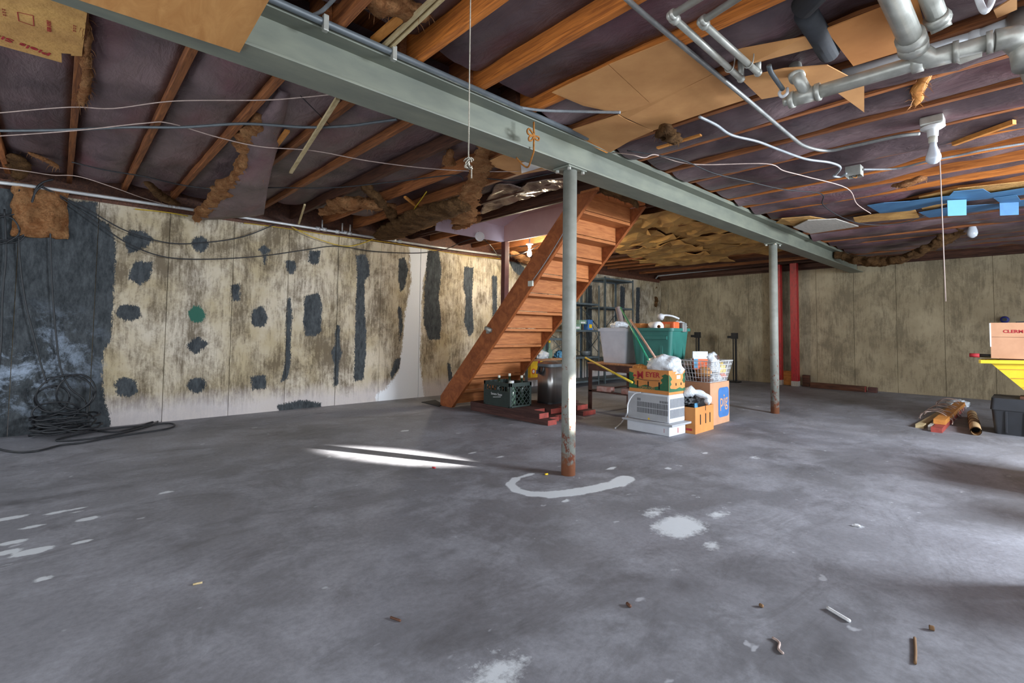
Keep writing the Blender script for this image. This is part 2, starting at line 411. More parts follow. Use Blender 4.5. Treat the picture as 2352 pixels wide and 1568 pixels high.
def vn(p, s=1.0):                                       # value noise, -1..1
    p = np.asarray(p, float)*s; i = np.floor(p).astype(int); f = p-i; f = f*f*(3-2*f); r = 0
    for a in (0, 1):
        for b in (0, 1):
            for c in (0, 1):
                r += _h[(i[0]+a) % 64, (i[1]+b) % 64, (i[2]+c) % 64]*(f[0] if a else 1-f[0])*(f[1] if b else 1-f[1])*(f[2] if c else 1-f[2])
    return r*2-1
def fb(p, s=1.0): return vn(p, s)+.5*vn(p, s*2.1)+.25*vn(p, s*4.3)
def fluff(name, path, mat='fluff', label=None, cat='insulation', parent=None, group=None, seed=0, rough=.35, n=18, up=(0, 0, 1), fib=220):
    # ragged slab swept along (x,y,z,halfwidth,halfthickness), with loose fibres
    P = [A3(p[:3]) for p in path]; L = sum(np.linalg.norm(P[i+1]-P[i]) for i in range(len(P)-1)); k = max(5, int(L/.022/(len(P)-1)))
    C = spline(P, k); ws = np.interp(np.linspace(0, len(P)-1, len(C)), range(len(P)), [p[3] for p in path]); hs = np.interp(np.linspace(0, len(P)-1, len(C)), range(len(P)), [p[4] for p in path])
    mb = MB(); u = A3(up); rn = random.Random(seed)
    for i, c in enumerate(C):
        T = C[min(i+1, len(C)-1)]-C[max(i-1, 0)]; T /= np.linalg.norm(T)+1e-9
        sd = np.cross(T, u); sd /= np.linalg.norm(sd)+1e-9; uu = np.cross(sd, T)
        e = min(1, 1.2*min(i, len(C)-1-i)/3+.35); w1 = 1+rough*1.1*fb(c+seed, 11); w2 = 1+rough*1.1*fb(c-seed, 13)
        for j in range(n):
            a = 2*PI*j/n; ca, sa = math.cos(a), math.sin(a); wv = ws[i]*(w1 if ca > 0 else w2)
            q = c+ca*wv*sd+sa*hs[i]*uu
            d = 1+rough*.8*fb(q+seed*7.1, 18); drop = rough*.6*hs[i]*fb(q*1.0+seed, 9)
            mb.v.append(tuple(c+e*d*(wv*(abs(ca)**.7)*(1 if ca > 0 else -1)*sd+hs[i]*sa*uu)+drop*uu))
    for i in range(len(C)-1):
        for j in range(n):
            a = i*n+j; b = i*n+(j+1) % n; mb.f.append((a, b, b+n, a+n))
    mb.f.append(tuple(reversed(range(n)))); e = (len(C)-1)*n; mb.f.append(tuple(e+j for j in range(n)))
    nv = len(C)*n
    for _ in range(int(fib*min(1.5, max(.3, L)))):
        q = A3(mb.v[rn.randrange(nv)]); g = np.array([rn.gauss(0, 1), rn.gauss(0, 1), rn.gauss(-.5, .8)]); g /= np.linalg.norm(g); l = rn.uniform(.015, .05); s2 = np.cross(g, (.3, .5, .8)); s2 = s2/np.linalg.norm(s2)*.0016
        m2 = q+g*l*.5; t2 = q+g*l+np.array([0, 0, -.4*l]); k0 = len(mb.v); mb.v.extend([tuple(q-s2), tuple(q+s2), tuple(m2+s2), tuple(m2-s2), tuple(t2)]); mb.f.extend([(k0, k0+1, k0+2, k0+3), (k0+3, k0+2, k0+4)])
    o = mb.build(name, mat, parent, True, world=parent is not None)
    if label: tag(o, label, cat, group)
    return o
def lump(sx, sy, sz, seed=0, amp=.25, sc=3.0, sub=4, flat=True):
    bm = bmesh.new(); bmesh.ops.create_icosphere(bm, subdivisions=sub, radius=1)
    for v in bm.verts:
        p = np.array(v.co); d = 1+amp*(1-2*abs(vn(p+seed*3.3, sc)))+amp*.5*(1-2*abs(vn(p+seed*5.7, sc*2.3)))
        q = p*d*np.array([sx, sy, sz])
        if flat and q[2] < -sz*.55: q[2] = -sz*.55
        v.co = Vector(q+np.array([0, 0, sz*.55 if flat else 0]))
    mb = MB(); mb.bm(bm); return mb
def text_part(name, s, parent, mat, size, o, xd, yd, off=.0015, align='CENTER', sx=1.0, bold=0.0):
    cu = bpy.data.curves.new(name, 'FONT'); cu.body = s; cu.size = size; cu.align_x = align; cu.align_y = 'CENTER'; cu.extrude = .0006; cu.offset = bold; cu.resolution_u = 3
    ob = bpy.data.objects.new(name, cu); COL.objects.link(ob)
    me = bpy.data.meshes.new_from_object(ob.evaluated_get(bpy.context.evaluated_depsgraph_get()))
    bpy.data.objects.remove(ob); bpy.data.curves.remove(cu)
    x = A3(xd); x /= np.linalg.norm(x); y = A3(yd); y /= np.linalg.norm(y); z = np.cross(x, y)
    Mx = Matrix([[x[i]*sx, y[i], z[i], o[i]+z[i]*off] for i in range(3)]+[[0, 0, 0, 1]])
    me.transform(Mx); me.name = name; me.materials.clear(); me.materials.append(M[mat])
    r = bpy.data.objects.new(name, me); COL.objects.link(r); r.parent = parent; return r
def segd(P, a, b):
    a, b = np.asarray(a, float), np.asarray(b, float); d = b-a; t = np.clip(((P-a)@d)/(d@d+1e-12), 0, 1); return np.linalg.norm(P-a-t[:, None]*d, axis=1)
def polymask(P, poly, soft):                            # 1 inside the polygon, 0 outside, a soft edge
    poly = np.asarray(poly, float); n = len(poly); D = np.full(len(P), 1e9); inside = np.zeros(len(P), bool)
    for i in range(n):
        a, b = poly[i], poly[(i+1) % n]; D = np.minimum(D, segd(P, a, b))
        c = ((a[1] > P[:, 1]) != (b[1] > P[:, 1])); xx = (b[0]-a[0])*(P[:, 1]-a[1])/(b[1]-a[1]+1e-12)+a[0]; inside ^= c & (P[:, 0] < xx)
    return np.clip(.5+np.where(inside, D, -D)/(2*soft), 0, 1)
def attr(o, name, vals):
    at = o.data.attributes.new(name, 'FLOAT', 'POINT'); at.data.foreach_set('value', np.asarray(vals, np.float32))

# ------------------------------------------------------------------ floor
X0, X1, Y0, YL, XF = -2.2, 11.0, -2.4, 6.38, 10.95
def gridmesh(name, us, vs, fn, mat, parent=None):
    U, V = np.meshgrid(us, vs, indexing='ij'); P = fn(U.ravel(), V.ravel()); nu, nv = len(us), len(vs)
    idx = np.arange(nu*nv).reshape(nu, nv); F = np.stack([idx[:-1, :-1], idx[1:, :-1], idx[1:, 1:], idx[:-1, 1:]], -1).reshape(-1, 4)
    me = bpy.data.meshes.new(name); me.from_pydata(P.tolist(), [], F.tolist()); me.update(); me.materials.append(M[mat])
    o = bpy.data.objects.new(name, me); COL.objects.link(o); o.parent = parent
    return o, U.ravel(), V.ravel()
fx = np.arange(X0, X1+.2, .03); fy = np.arange(Y0, YL+.15, .03)
floor, FU, FV = gridmesh('floor', fx, fy, lambda u, v: np.stack([u, v, .0*u], -1), 'floor')
tag(floor, kind='structure')
FP = np.stack([FU, FV], -1); paint = np.zeros(len(FP)); dark = np.zeros(len(FP))
def fxy(x, y): return onz(x, y)[:2]
arc = [(1222, 1088), (1185, 1098), (1172, 1112), (1186, 1126), (1220, 1134), (1262, 1136), (1318, 1130), (1372, 1120), (1418, 1110), (1438, 1098)]
wd = [.02, .03, .035, .04, .05, .06, .06, .055, .06, .03]
for i in range(len(arc)-1):
    paint = np.maximum(paint, np.clip(.5+(wd[i]-segd(FP, fxy(*arc[i]), fxy(*arc[i+1])))/.06, 0, 1))
def spot(px, py, rx, ry, val=1.0, tgt=paint, soft=.04, ang=0):
    c = fxy(px, py); d = FP-c; ca, sa = math.cos(ang), math.sin(ang); r = np.hypot((d[:, 0]*ca+d[:, 1]*sa)/rx, (-d[:, 0]*sa+d[:, 1]*ca)/ry)
    np.maximum(tgt, val*np.clip(.5+(1-r)*min(rx, ry)/(2*soft), 0, 1), out=tgt)
for s in [(1562, 1208, .20, .13), (1630, 1252, .06, .05), (1500, 1178, .13, .05), (1650, 1180, .12, .05), (1735, 1050, .08, .04), (1430, 1110, .1, .06)]: spot(*s, soft=.1, val=.8)
for px, py, a, b in [(75, 1266, .075, .04), (15, 1268, .05, .03), (25, 1246, .06, .025), (95, 1330, .035, .02), (202, 1191, .055, .03), (188, 1244, .04, .02), (128, 1177, .05, .025), (75, 1209, .05, .02),
                     (24, 1293, .03, .015), (333, 1261, .018, .012), (384, 1130, .045, .02), (182, 1167, .035, .015), (180, 1175, .03, .012), (20, 1190, .08, .03), (1085, 1040, .05, .02), (1150, 1049, .05, .02), (930, 989, .05, .03),
                     (1300, 1150, .04, .02), (1405, 1075, .06, .02), (1535, 1075, .04, .02), (1620, 1040, .05, .02), (1970, 1207, .04, .02), ]:
    spot(px, py, a, b, soft=.02)
for px, py, a, b, v in [(1140, 1545, .13, .09, .75), (1180, 1530, .07, .05, .8), (20, 1550, .2, .05, .5), (800, 940, .5, .05, .6), (1900, 1090, .5, .2, .35), (2060, 1180, .5, .25, .33), (1500, 1090, .5, .1, .3), (2195, 1030, .3, .06, .5), (1870, 1030, .25, .08, .5), (1300, 1010, .5, .1, .3)]: spot(px, py, a, b, v, soft=.12)
for px, py, a, b, v in [(40, 1155, .5, .12, .75), (1570, 1345, .12, .1, .6), (1240, 1345, .1, .08, .45), (560, 1190, .4, .1, .5), (620, 970, .6, .08, .5), (700, 985, .35, .05, .6), (1130, 1360, .4, .2, .3), (1500, 1470, .25, .12, .55),
                        (980, 1270, .3, .2, .42), (100, 1420, .15, .1, .45), (1900, 1500, .5, .14, .5), (1250, 1460, .3, .1, .4), (1800, 1015, .7, .06, .55)]: spot(px, py, a, b, v, dark, soft=.12)
attr(floor, 'paint', paint); attr(floor, 'dark', dark)

# ------------------------------------------------------------------ walls (panels between form joints)
def wall(name, horiz, bounds, mat, top, masks, low_mat):
    core = MB()
    if horiz == 'X': core.box((X0, YL+.012, -.02), (X1+.2, YL+.2, top-.004))
    else: core.box((XF+.012, Y0, -.02), (XF+.2, YL+.2, top-.004))
    wo = core.build(name, mat); tag(wo, kind='structure'); base = WL(wo)
    for n in ('white', 'tar_and_shadow', 'worn', 'green'): attr(wo, n, np.zeros(len(wo.data.vertices)))
    for i in range(len(bounds)-1):
        a, b = bounds[i]+.003, bounds[i+1]-.003; st = .016 if horiz == 'X' else .05
        us = np.linspace(a, b, max(2, int((b-a)/st)+1)); vs = np.linspace(0, top, int(top/st)+1)
        prd = .0018*((i*37) % 5-2)
        f = (lambda u, v: np.stack([u, YL+prd+0*u, v], -1)-base) if horiz == 'X' else (lambda u, v: np.stack([XF+prd+0*u, u, v], -1)-base)
        o, U, V = gridmesh('wall_panel', us, vs, f, mat, wo)
        P = np.stack([U, V], -1)
        for n in ('white', 'tar_and_shadow', 'worn', 'green'):
            val = np.zeros(len(P))
            for pol, soft, k in masks.get(n, []):
                q = np.asarray(pol)
                if q[:, 0].max() < a-.1 or q[:, 0].min() > b+.1: continue
                val = np.maximum(val, k*polymask(P, pol, soft))
            attr(o, n, val)
        md = o.modifiers.new('thick', 'SOLIDIFY'); md.thickness = .012; md.offset = -1 if horiz == 'X' else 1
    return wo
def lw(*pts): return [(onY(x, y, YL)[0], onY(x, y, YL)[2]) for x, y in pts]
def circ(x, y, rx, ry, n=14, j=.12):
    return lw(*[(x+rx*(1+random.uniform(-j, j))*math.cos(2*PI*k/n), y+ry*(1+random.uniform(-j, j))*math.sin(2*PI*k/n)) for k in range(n)])
tar_and_shadow = [lw((-300, 300), (160, 460), (222, 464), (224, 500), (250, 515), (266, 550), (264, 640), (258, 730), (256, 780), (240, 800), (234, 860), (240, 920), (252, 950), (254, 985), (-300, 1100)),
       lw((283, 548), (300, 526), (330, 530), (354, 548), (345, 560), (318, 578), (296, 582)), circ(459, 560, 20, 19), lw((312, 598), (350, 602), (345, 640), (320, 655), (296, 640), (300, 620)),
       circ(297, 718, 30, 20), lw((430, 790), (452, 772), (480, 788), (468, 800), (450, 814), (436, 806)), circ(290, 888, 28, 22), circ(451, 884, 22, 18),
       lw((592, 572), (606, 561), (622, 574), (612, 586), (611, 608), (606, 608), (603, 585)), lw((653, 598), (678, 598), (682, 614), (672, 630), (664, 630)), lw((711, 574), (737, 576), (732, 606), (718, 608), (708, 600)),
       lw((530, 655), (550, 650), (552, 690), (532, 692)), lw((580, 712), (604, 700), (616, 730), (608, 750), (582, 750), (576, 740)), lw((700, 680), (732, 672), (740, 700), (738, 760), (726, 772), (702, 772), (696, 740)),
       lw((660, 685), (668, 684), (672, 730), (668, 780), (668, 830), (662, 870), (645, 878), (655, 830), (656, 760)), lw((772, 745), (782, 748), (780, 790), (786, 810), (778, 830), (778, 880), (766, 888), (768, 840), (760, 808), (770, 790)),
       lw((818, 585), (840, 583), (849, 610), (848, 632), (838, 645), (838, 720), (842, 770), (840, 820), (834, 872), (812, 876), (814, 800), (816, 720), (820, 640)),
       lw((575, 862), (610, 862), (612, 892), (580, 894)), lw((636, 930), (690, 918), (738, 925), (735, 940), (640, 946)),
       lw((916, 595), (930, 590), (938, 620), (930, 660), (920, 672), (914, 640)), lw((914, 705), (922, 706), (926, 750), (918, 790)), lw((908, 825), (920, 822), (918, 845), (900, 870), (896, 860)),
       lw((982, 576), (1008, 578), (1014, 620), (1008, 680), (1014, 740), (1010, 780), (985, 780), (972, 740), (975, 660)), lw((1066, 612), (1088, 614), (1084, 680), (1088, 760), (1078, 776), (1066, 740), (1070, 690), (1064, 660)),
       lw((1130, 632), (1142, 634), (1142, 720), (1132, 726)), lw((1163, 588), (1185, 598), (1206, 615), (1196, 636), (1180, 622)), lw((1027, 832), (1034, 834), (1040, 870), (1030, 876)),  # second outline here is a wall shadow painted dark, not tar
       lw((1235, 640), (1248, 640), (1246, 690), (1236, 690)), lw((1345, 655), (1360, 655), (1360, 840), (1346, 840)), lw((1425, 655), (1436, 660), (1434, 750), (1424, 750)), lw((1461, 660), (1470, 660), (1468, 745), (1460, 745)), lw((1388, 650), (1392, 650), (1392, 720), (1387, 720))]
white = [lw((940, 560), (985, 572), (984, 600), (972, 640), (968, 700), (966, 770), (964, 830), (972, 900), (975, 920), (865, 924), (862, 905), (885, 895), (905, 868), (915, 850), (925, 790), (930, 720), (945, 650))]
worn = [lw((-300, 740), (90, 740), (180, 760), (200, 850), (120, 930), (-300, 1000))]
grn = [circ(451, 721, 21, 19)]
jx = sorted([onY(x, 760, YL)[0] for x in (30, 214, 380, 530, 658, 773, 872, 963, 1040, 1108, 1172, 1232, 1290, 1345, 1400, 1450, 1500)])
WT = 2.25
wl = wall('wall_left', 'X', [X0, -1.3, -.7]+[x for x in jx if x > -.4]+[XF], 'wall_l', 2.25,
          {'tar_and_shadow': [(p, .05, 1) for p in tar_and_shadow], 'white': [(p, .07, 1) for p in white], 'worn': [(p, .25, 1) for p in worn], 'green': [(p, .05, 1) for p in grn]}, None)
jy = sorted([onX(x, 760, XF)[1] for x in (1585, 1650, 1720, 1800, 1876, 1962, 2060, 2170, 2285)])
post_shadow_f = [[(onX(x, y, XF)[1], onX(x, y, XF)[2]) for x, y in ((1848, 620), (1856, 620), (1856, 880), (1848, 882))]]  # shadow strip of the red post outlined on the far wall, left unused
wf = wall('wall_far', 'Y', [Y0, -1.6, -.8]+jy+[YL], 'wall_f', 2.305, {}, None)
# sills and rim boards
MB().box((X0, YL+.05, 2.25), (X1+.2, YL+.19, 2.345)).build('trim_1', 'oldwood'); MB().box((X0, YL+.16, 2.345), (X1+.2, YL+.2, 2.66)).build('trim_2', 'oldwood')
MB().box((XF+.05, Y0, 2.305), (XF+.19, YL+.05, 2.345)).build('trim_3', 'oldwood'); MB().box((XF+.14, Y0, 2.345), (XF+.18, YL+.16, 2.66)).build('trim_4', 'oldwood')
MB().box((XF-.04, 2.42, 2.345), (XF, YL, 2.42)).build('trim_5', 'oldwood')
for n in ('trim_1', 'trim_2', 'trim_3', 'trim_4', 'trim_5'): tag(bpy.data.objects[n], kind='structure')

# ------------------------------------------------------------------ ceiling: subfloor, joists, insulation
SX0, SX1, SY0, SY1 = 3.95, 4.8, 2.62, 5.37              # stair opening
cb = MB()
cb.box((X0, Y0, 2.655), (SX0, YL+.2, 2.68)).box((SX1, Y0, 2.655), (X1+.2, YL+.2, 2.68)).box((SX0, Y0, 2.655), (SX1, SY0, 2.68)).box((SX0, SY1, 2.655), (SX1, YL+.2, 2.68))
ceil = cb.build('ceiling', 'joist'); tag(ceil, kind='structure')
JX = [.03+.425*i for i in range(-5, 26)]
JB = 2.42
def joist(x, ya, yb, mat='joist', zb=JB, w=.04):
    jm = MB(); jm.bbox((x-w/2, ya, zb), (x+w/2, yb, 2.654), .003); return jm.build('joist', mat, ceil, world=True)
for i, x in enumerate(JX):
    if abs(x-4.28) < .1:
        joist(x, SY1+.06, YL+.15)
    elif x > 3.7 and x < 4: joist(3.885, 2.36, YL+.15, 'oldwood'); joist(3.928, 2.36, YL+.15, 'oldwood', 2.4)
    elif abs(x-4.705) < .1: joist(4.845, 2.36, YL+.15, 'oldwood')
    else: joist(x, 2.25 if i % 2 else 2.29, YL+.15, 'joist' if random.random() < .7 else 'oldwood')
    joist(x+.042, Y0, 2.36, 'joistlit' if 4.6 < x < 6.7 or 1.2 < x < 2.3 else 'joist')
def batt(xa, xb, ya, yb, ze, sag, seed, mat='paper', lump_=.02, name='insulation_batt', parent=ceil):
    nv = max(6, int((yb-ya)/.09)); mb = MB(); rnd = random.Random(seed); ph = [rnd.uniform(0, 6) for _ in range(4)]; sg = sag
    def fn(u, v):
        x = xa+(xb-xa)*u; y = ya+(yb-ya)*v
        s = sg*(.75+.35*math.sin(y*1.7+ph[0])+.2*math.sin(y*4.1+ph[1]))
        lift = .05*min(1, max(0, (.95-y)/.45)) if (yb < 2.3 and 4.5 < xa < 6.5) else 0
        z = ze+lift-(math.sin(PI*u)**.8)*s+lump_*fb((x*1.2+seed, y*1.2, seed), 3)*min(1, 4*min(u, 1-u)+.3)
        if u in (0, 1): z = max(z, ze-.01)
        return x, y, min(max(z, 2.30), 2.6)
    mb.grid(fn, 8, nv); k = len(mb.v); W = nv+1
    mb.add([(xa, ya, 2.63), (xa, yb, 2.63), (xb, yb, 2.63), (xb, ya, 2.63)], [(0, 1, 2, 3)])
    mb.f.append(tuple([j for j in range(nv+1)][::-1])+(k, k+1)); mb.f.append(tuple(8*W+j for j in range(nv+1))+(k+2, k+3))
    return mb.build(name, mat, parent, True, world=True)
bi = 0
for i in range(len(JX)-1):
    xa, xb = JX[i]+.021, JX[i+1]-.021; bi += 1
    if xb < 1.9: lz, ls = 2.475, .035
    else: lz, ls = 2.52, .045
    if not (3.7 < JX[i] < 4.6):
        end = YL-.05 if xb < 1.4 else (YL-.35 if xb < 3 else YL-.8 if xb < 5 else YL-.3)
        if not (3.2 < xa < 3.7): batt(xa if not 4.6 < xa < 4.8 else 4.87, xb, 2.44, end, lz, ls, bi)
    rz_ = random.choice([2.53, 2.55, 2.5, 2.52]); rs = random.choice([.04, .07, .05, .09])
    if xa > 2.0: rz_, rs = (random.choice([2.465, 2.45, 2.48]), random.choice([.03, .06, .045])) if xa < 3 else (random.choice([2.44, 2.45, 2.43]), random.choice([.04, .07, .055]))
    batt(xa+.042, xb+.042, Y0, 2.18, rz_, rs, bi+50, lump_=.025)
# stair opening box above
sw = MB(); sw.box((SX1, SY0+.5, 2.32), (SX1+.02, SY1, 3.7)); sw.build('wall_right', 'drywall')
ew = MB(); ew.box((SX0-.35, SY1, 2.32), (SX1+.02, SY1+.02, 3.7)); ew.build('wall_back', 'lilac')
sf = MB(); sf.poly([(SX0-.02, SY1, 2.56), (SX1, SY1, 2.56), (SX1, SY0-.4, 3.62), (SX0-.02, SY0-.4, 3.62)], .02); sf.build('trim_6', 'lilac')
sg = MB(); sg.box((SX0-.02, SY0-.02, 2.66), (SX0, SY1, 3.7)); sg.box((SX0-.02, SY0-.02, 2.66), (SX1, SY0, 3.7)); sg.build('trim_7', 'drywall')
for n in ('wall_right', 'wall_back', 'trim_6', 'trim_7'): tag(bpy.data.objects[n], kind='structure')
MB().box((SX1+.02, SY0+.5, 2.325), (SX1+.05, SY1+.02, 2.42)).build('trim_8', 'oldwood')
MB().box((SX0-.35, SY1+.02, 2.33), (SX1+.04, SY1+.055, 2.415)).build('trim_9', 'oldwood')
for n in ('trim_8', 'trim_9'): tag(bpy.data.objects[n], kind='structure')

# ------------------------------------------------------------------ steel beam and columns
bt = thing('steel_beam', 'long grey painted steel I-beam carrying the joists on two round columns', 'beam', (4.6, 2.31, 2.18))
a, b = X0-4.6, XF-4.62
MB().bbox((a, -.1, 0), (b, .1, .014), .003).build('bottom_flange', 'steel', bt); MB().box((a, -.006, .014), (b, .006, .2)).build('web', 'steel', bt); MB().bbox((a, -.1, .2), (b, .1, .236), .003).build('top_flange', 'steel', bt)
def column(x, y, label, rot=0):
    t_ = thing('steel_column', label, 'column', (x, y, 0), rot)
    MB().lathe([(.05, .0), (.05, 2.166)], n=28).build('shaft', 'column', t_, True)
    MB().bbox((-.1, -.075, 2.166), (.1, .075, 2.178), .002).build('cap_plate', 'steel', t_)
    for sx in (-1, 1):
        for sy in (-1, 1): MB().lathe([(.014, 2.148), (.014, 2.166)], (sx*.075, sy*.055, 0), 6).build('bolt', 'galv', t_)
    return t_
column(2.681, 2.29, 'nearer round grey steel column with rust flakes at its foot')
column(6.763, 2.33, 'farther round grey steel column in front of the red posts')
# conduit along the beam's top edge
cw = thing('beam_conduit', 'dark grey conduit running along the upper edge of the steel beam', 'conduit', (1.0, 2.2, 2.40))
MB().tube([(X0-1, -.012, 0), (1.75, -.012, 0)], .017, 10).build('pipe', 'darkconduit', cw, True)
for px in (745, 902): 
    q = onY(px, 62 if px == 745 else 132, 2.19)
    MB().bbox((q[0]-1-.012, -.034, -.045), (q[0]-1+.012, -.008, .03), .004).build('strap', 'galv', cw)

# ------------------------------------------------------------------ staircase
RZ = .2; NS = 12
st = thing('staircase', 'steep open-backed wooden staircase rising from the patched wall to the beam', 'stairs', (3.817, 5.26, 0))
def stq(y): return (5.26-y)*1.027                       # underside line of the stringers
def stringer(x, name='stringer'):
    mb = MB(); yt = 2.94; pts = [(5.26, 0), (5.51, 0), (5.51, .12), (2.94+.265, stq(2.94)-.0), (yt, stq(yt))]
    pts = [(5.26, 0), (5.515, 0), (5.515, .13), (3.22, 2.40), (2.93, 2.40)]
    mb.poly([(x, y, z) for y, z in pts], .042, (1, 0, 0)); return mb.build(name, 'stringer', st, world=True)
stringer(3.817); stringer(4.69)
for k in range(NS):
    y = 5.28-.195*k; z0 = .2*k+.012
    MB().bbox((3.860, y-.02, z0+.035), (4.689, y, z0+.195), .003).build('riser', 'stair', st, world=True)
    if k < NS-1 or True:
        MB().bbox((3.860, y-.215, z0+.196), (4.689, y+.025, z0+.228), .003).build('tread', 'stair', st, world=True)
for n_, (px, py) in enumerate([(1122, 757)]):
    q = onX(px, py, 3.80)
    c_ = MB(); c_.tube([q+(0, .05, .02), q+(0, -.05, -.01)], .026, 10).tube([q+(-.02, 0, .03), q+(.0, 0, -.04)], .016, 8).box(q+(-.012, -.01, -.045), q+(.012, .03, .03))
    tag(c_.build('pipe_bracket', 'galv', None, True), 'galvanised rail bracket bolted on the stair stringer', 'bracket')
q = onX(1219, 651, 3.806); tag(MB().bbox(q+(-.011, -.035, -.03), q+(.0105, .035, .03), .004).build('light_switch', 'cap'), 'small cream switch box on the upper stair stringer', 'switch')
tag(MB().tube([onX(1222, 646, 3.81), onX(1250, 606, 3.81), onX(1288, 545, 3.81), onX(1300, 520, 3.81)], .004, 6, sub=4).build('switch_wire', 'greycable', None, True), 'thin grey wire running up the stringer from the switch', 'wire')
pw = thing('stair_post', 'slim maroon square post standing behind the stair stringer', 'post', (4.80, 5.34, 0))
MB().bbox((-.042, -.042, 0), (.042, .042, 2.322), .004).build('shaft', 'postwood', pw)
MB().bbox((-.06, -.06, 0), (.06, .06, .03), .004).build('foot', 'postwood', pw)

# lit bulb behind the stairs
bp = onz(1216, 583, 2.19)
lb = thing('bare_bulb_light', 'lit bare bulb in a porcelain holder glowing behind the stairs', 'light', (bp[0], bp[1], 2.19))
def bulbprof(r): return [(.012, .11), (.014, .075), (r*.62, .055), (r*.92, .03), (r, .005), (r*.9, -.018), (r*.5, -.036), (.002, -.042)]
MB().lathe(bulbprof(.034), n=20).build('bulb', 'lit', lb, True)
MB().lathe([(.012, .24), (.012, .16), (.055, .16), (.055, .145), (.03, .14), (.024, .1)], n=20).build('holder', 'porcelain', lb, True)

# ------------------------------------------------------------------ hanging bulbs
def fixture(px, py, z, label, name='pull_chain_light'):
    p = onz(px, py, z); f_ = thing(name, label, 'light', (p[0], p[1], z))
    MB().bbox((-.058, -.058, .005), (.058, .058, .06), .01).build('octagon_box', 'galv', f_)
    MB().lathe([(.062, .004), (.064, -.004), (.05, -.014), (.03, -.018), (.028, -.06), (.024, -.062)], n=24).build('socket', 'porcelain', f_, True)
    MB().lathe([(.024, -.062), (.023, -.10), (.02, -.102)], n=20).build('collar', 'cap', f_, True)
    MB().lathe([(.013, -.016), (.011, -.004)], (0, -.001, -.078), 10).build('screw', 'brass', f_)
    MB().lathe([(.018, -.10), (.02, -.125), (.028, -.155), (.038, -.185), (.040, -.2), (.036, -.22), (.02, -.236), (.002, -.24)], n=24).build('bulb', 'bulb', f_, True)
    return f_, p
fx_, fp = fixture(2142, 292, 2.34, 'white porcelain socket with unlit bulb below a square metal box')
dp = depth(fp)
s0 = atd(2158, 352, dp); s1 = atd(2172, 692, dp)
tag(MB().tube([s0+(0, 0, .03), s0, (s0+s1)/2, s1], .003, 6).build('pull_string', 'palewire', None, True), 'long pale pull string hanging from the porcelain bulb socket', 'string')
p2 = onX(2233, 520, 8.6)
b2 = thing('hanging_bulb', 'small unlit white bulb in the dark joists near the far wall', 'light', p2)
MB().lathe([(.016, .09), (.018, .05), (.034, .01), (.05, -.05), (.055, -.09), (.045, -.125), (.02, -.145), (.002, -.15)], n=18).build('bulb', 'bulb', b2, True)
MB().lathe([(.03, 2.64-p2[2]), (.03, .10), (.024, .085)], n=14).build('socket', 'porcelain', b2, True)

# junction box with bx cables
jp = onz(1962, 385, 2.375); jb = thing('junction_box', 'open square metal junction box with loose wires on a joist', 'electrical box', (jp[0], jp[1], 2.30))
m_ = MB(); m_.box((-.05, -.05, .075), (.05, .05, .08))
for a_ in (-1, 1): m_.box((-.05, a_*.05-.002, 0), (.05, a_*.05+.002, .08)); m_.box((a_*.05-.002, -.05, 0), (a_*.05+.002, .05, .08))
m_.build('box', 'galv', jb)
MB().tube([(-.03, 0, .06), (-.01, .02, .01), (.02, -.01, -.005), (.035, .0, .05)], .004, 6, sub=4).build('wire', 'rope', jb, True)
MB().tube([(.03, .03, .06), (.0, .01, .0), (-.02, .035, .03)], .004, 6, sub=4).build('wire', 'cable', jb, True)
def cable(name, pts, r, mat, label, cat='cable', sub=6, ribs=False, n=8):
    P = [A3(p) for p in pts]
    if sub: P = spline(P, sub)
    if ribs:
        L = sum(np.linalg.norm(P[i+1]-P[i]) for i in range(len(P)-1)); k = int(L/.006); acc = np.cumsum([0]+[np.linalg.norm(P[i+1]-P[i]) for i in range(len(P)-1)])
        tt = np.linspace(0, acc[-1], k); P = [np.array([np.interp(t_, acc, [q[d] for q in P]) for d in range(3)]) for t_ in tt]
        rr = [r*(1.0 if i % 2 else .84) for i in range(k)]
    else: rr = r
    o = MB().tube(P, rr, n).build(name, mat, None, True); return tag(o, label, cat)
def low(x, y, z):                                       # right of the beam things hang below the sagging paper
    p = onz(x, y, z); return onz(x, y, z-.05) if (p[0] > 2.5 and p[1] < 2.15) else p
Z = lambda L: [low(*p) for p in L]
cable('armoured_cable', Z([(1983, 389, 2.40), (2060, 387, 2.39), (2130, 370, 2.38), (2200, 357, 2.385), (2260, 344, 2.39), (2400, 322, 2.4)]), .009, 'greycable', 'pale armoured cable running right from the open junction box', ribs=True)
cable('flexible_conduit', Z([(1606, 268, 2.40), (1645, 287, 2.39), (1680, 310, 2.38), (1740, 325, 2.38), (1790, 344, 2.37), (1850, 365, 2.375), (1905, 373, 2.38), (1930, 384, 2.37), (1920, 400, 2.36), (1914, 404, 2.355), (1930, 406, 2.36), (1944, 398, 2.37)]), .009, 'greycable', 'grey flexible conduit snaking from the big cardboard to the junction box')
cable('conduit_pipe', Z([(1436, -6, 2.40), (1500, 50, 2.40), (1700, 215, 2.40), (1815, 312, 2.40), (1850, 336, 2.40), (1900, 346, 2.40), (1960, 335, 2.395), (2060, 313, 2.39), (2112, 307, 2.39)]), .012, 'conduit', 'long thin grey conduit bending towards the porcelain bulb socket', 'conduit')
cable('armoured_cable', Z([(1170, 243, 2.41), (1240, 253, 2.40), (1330, 256, 2.39), (1425, 258, 2.395)]), .010, 'greycable', 'short grey armoured cable reaching from the beam to the big cardboard', ribs=True)
cable('armoured_cable', Z([(700, 42, 2.43), (735, 28, 2.44), (765, 0, 2.45), (800, -40, 2.45)]), .010, 'greycable', 'grey armoured cable curling over the beam beside the conduit strap', ribs=True)
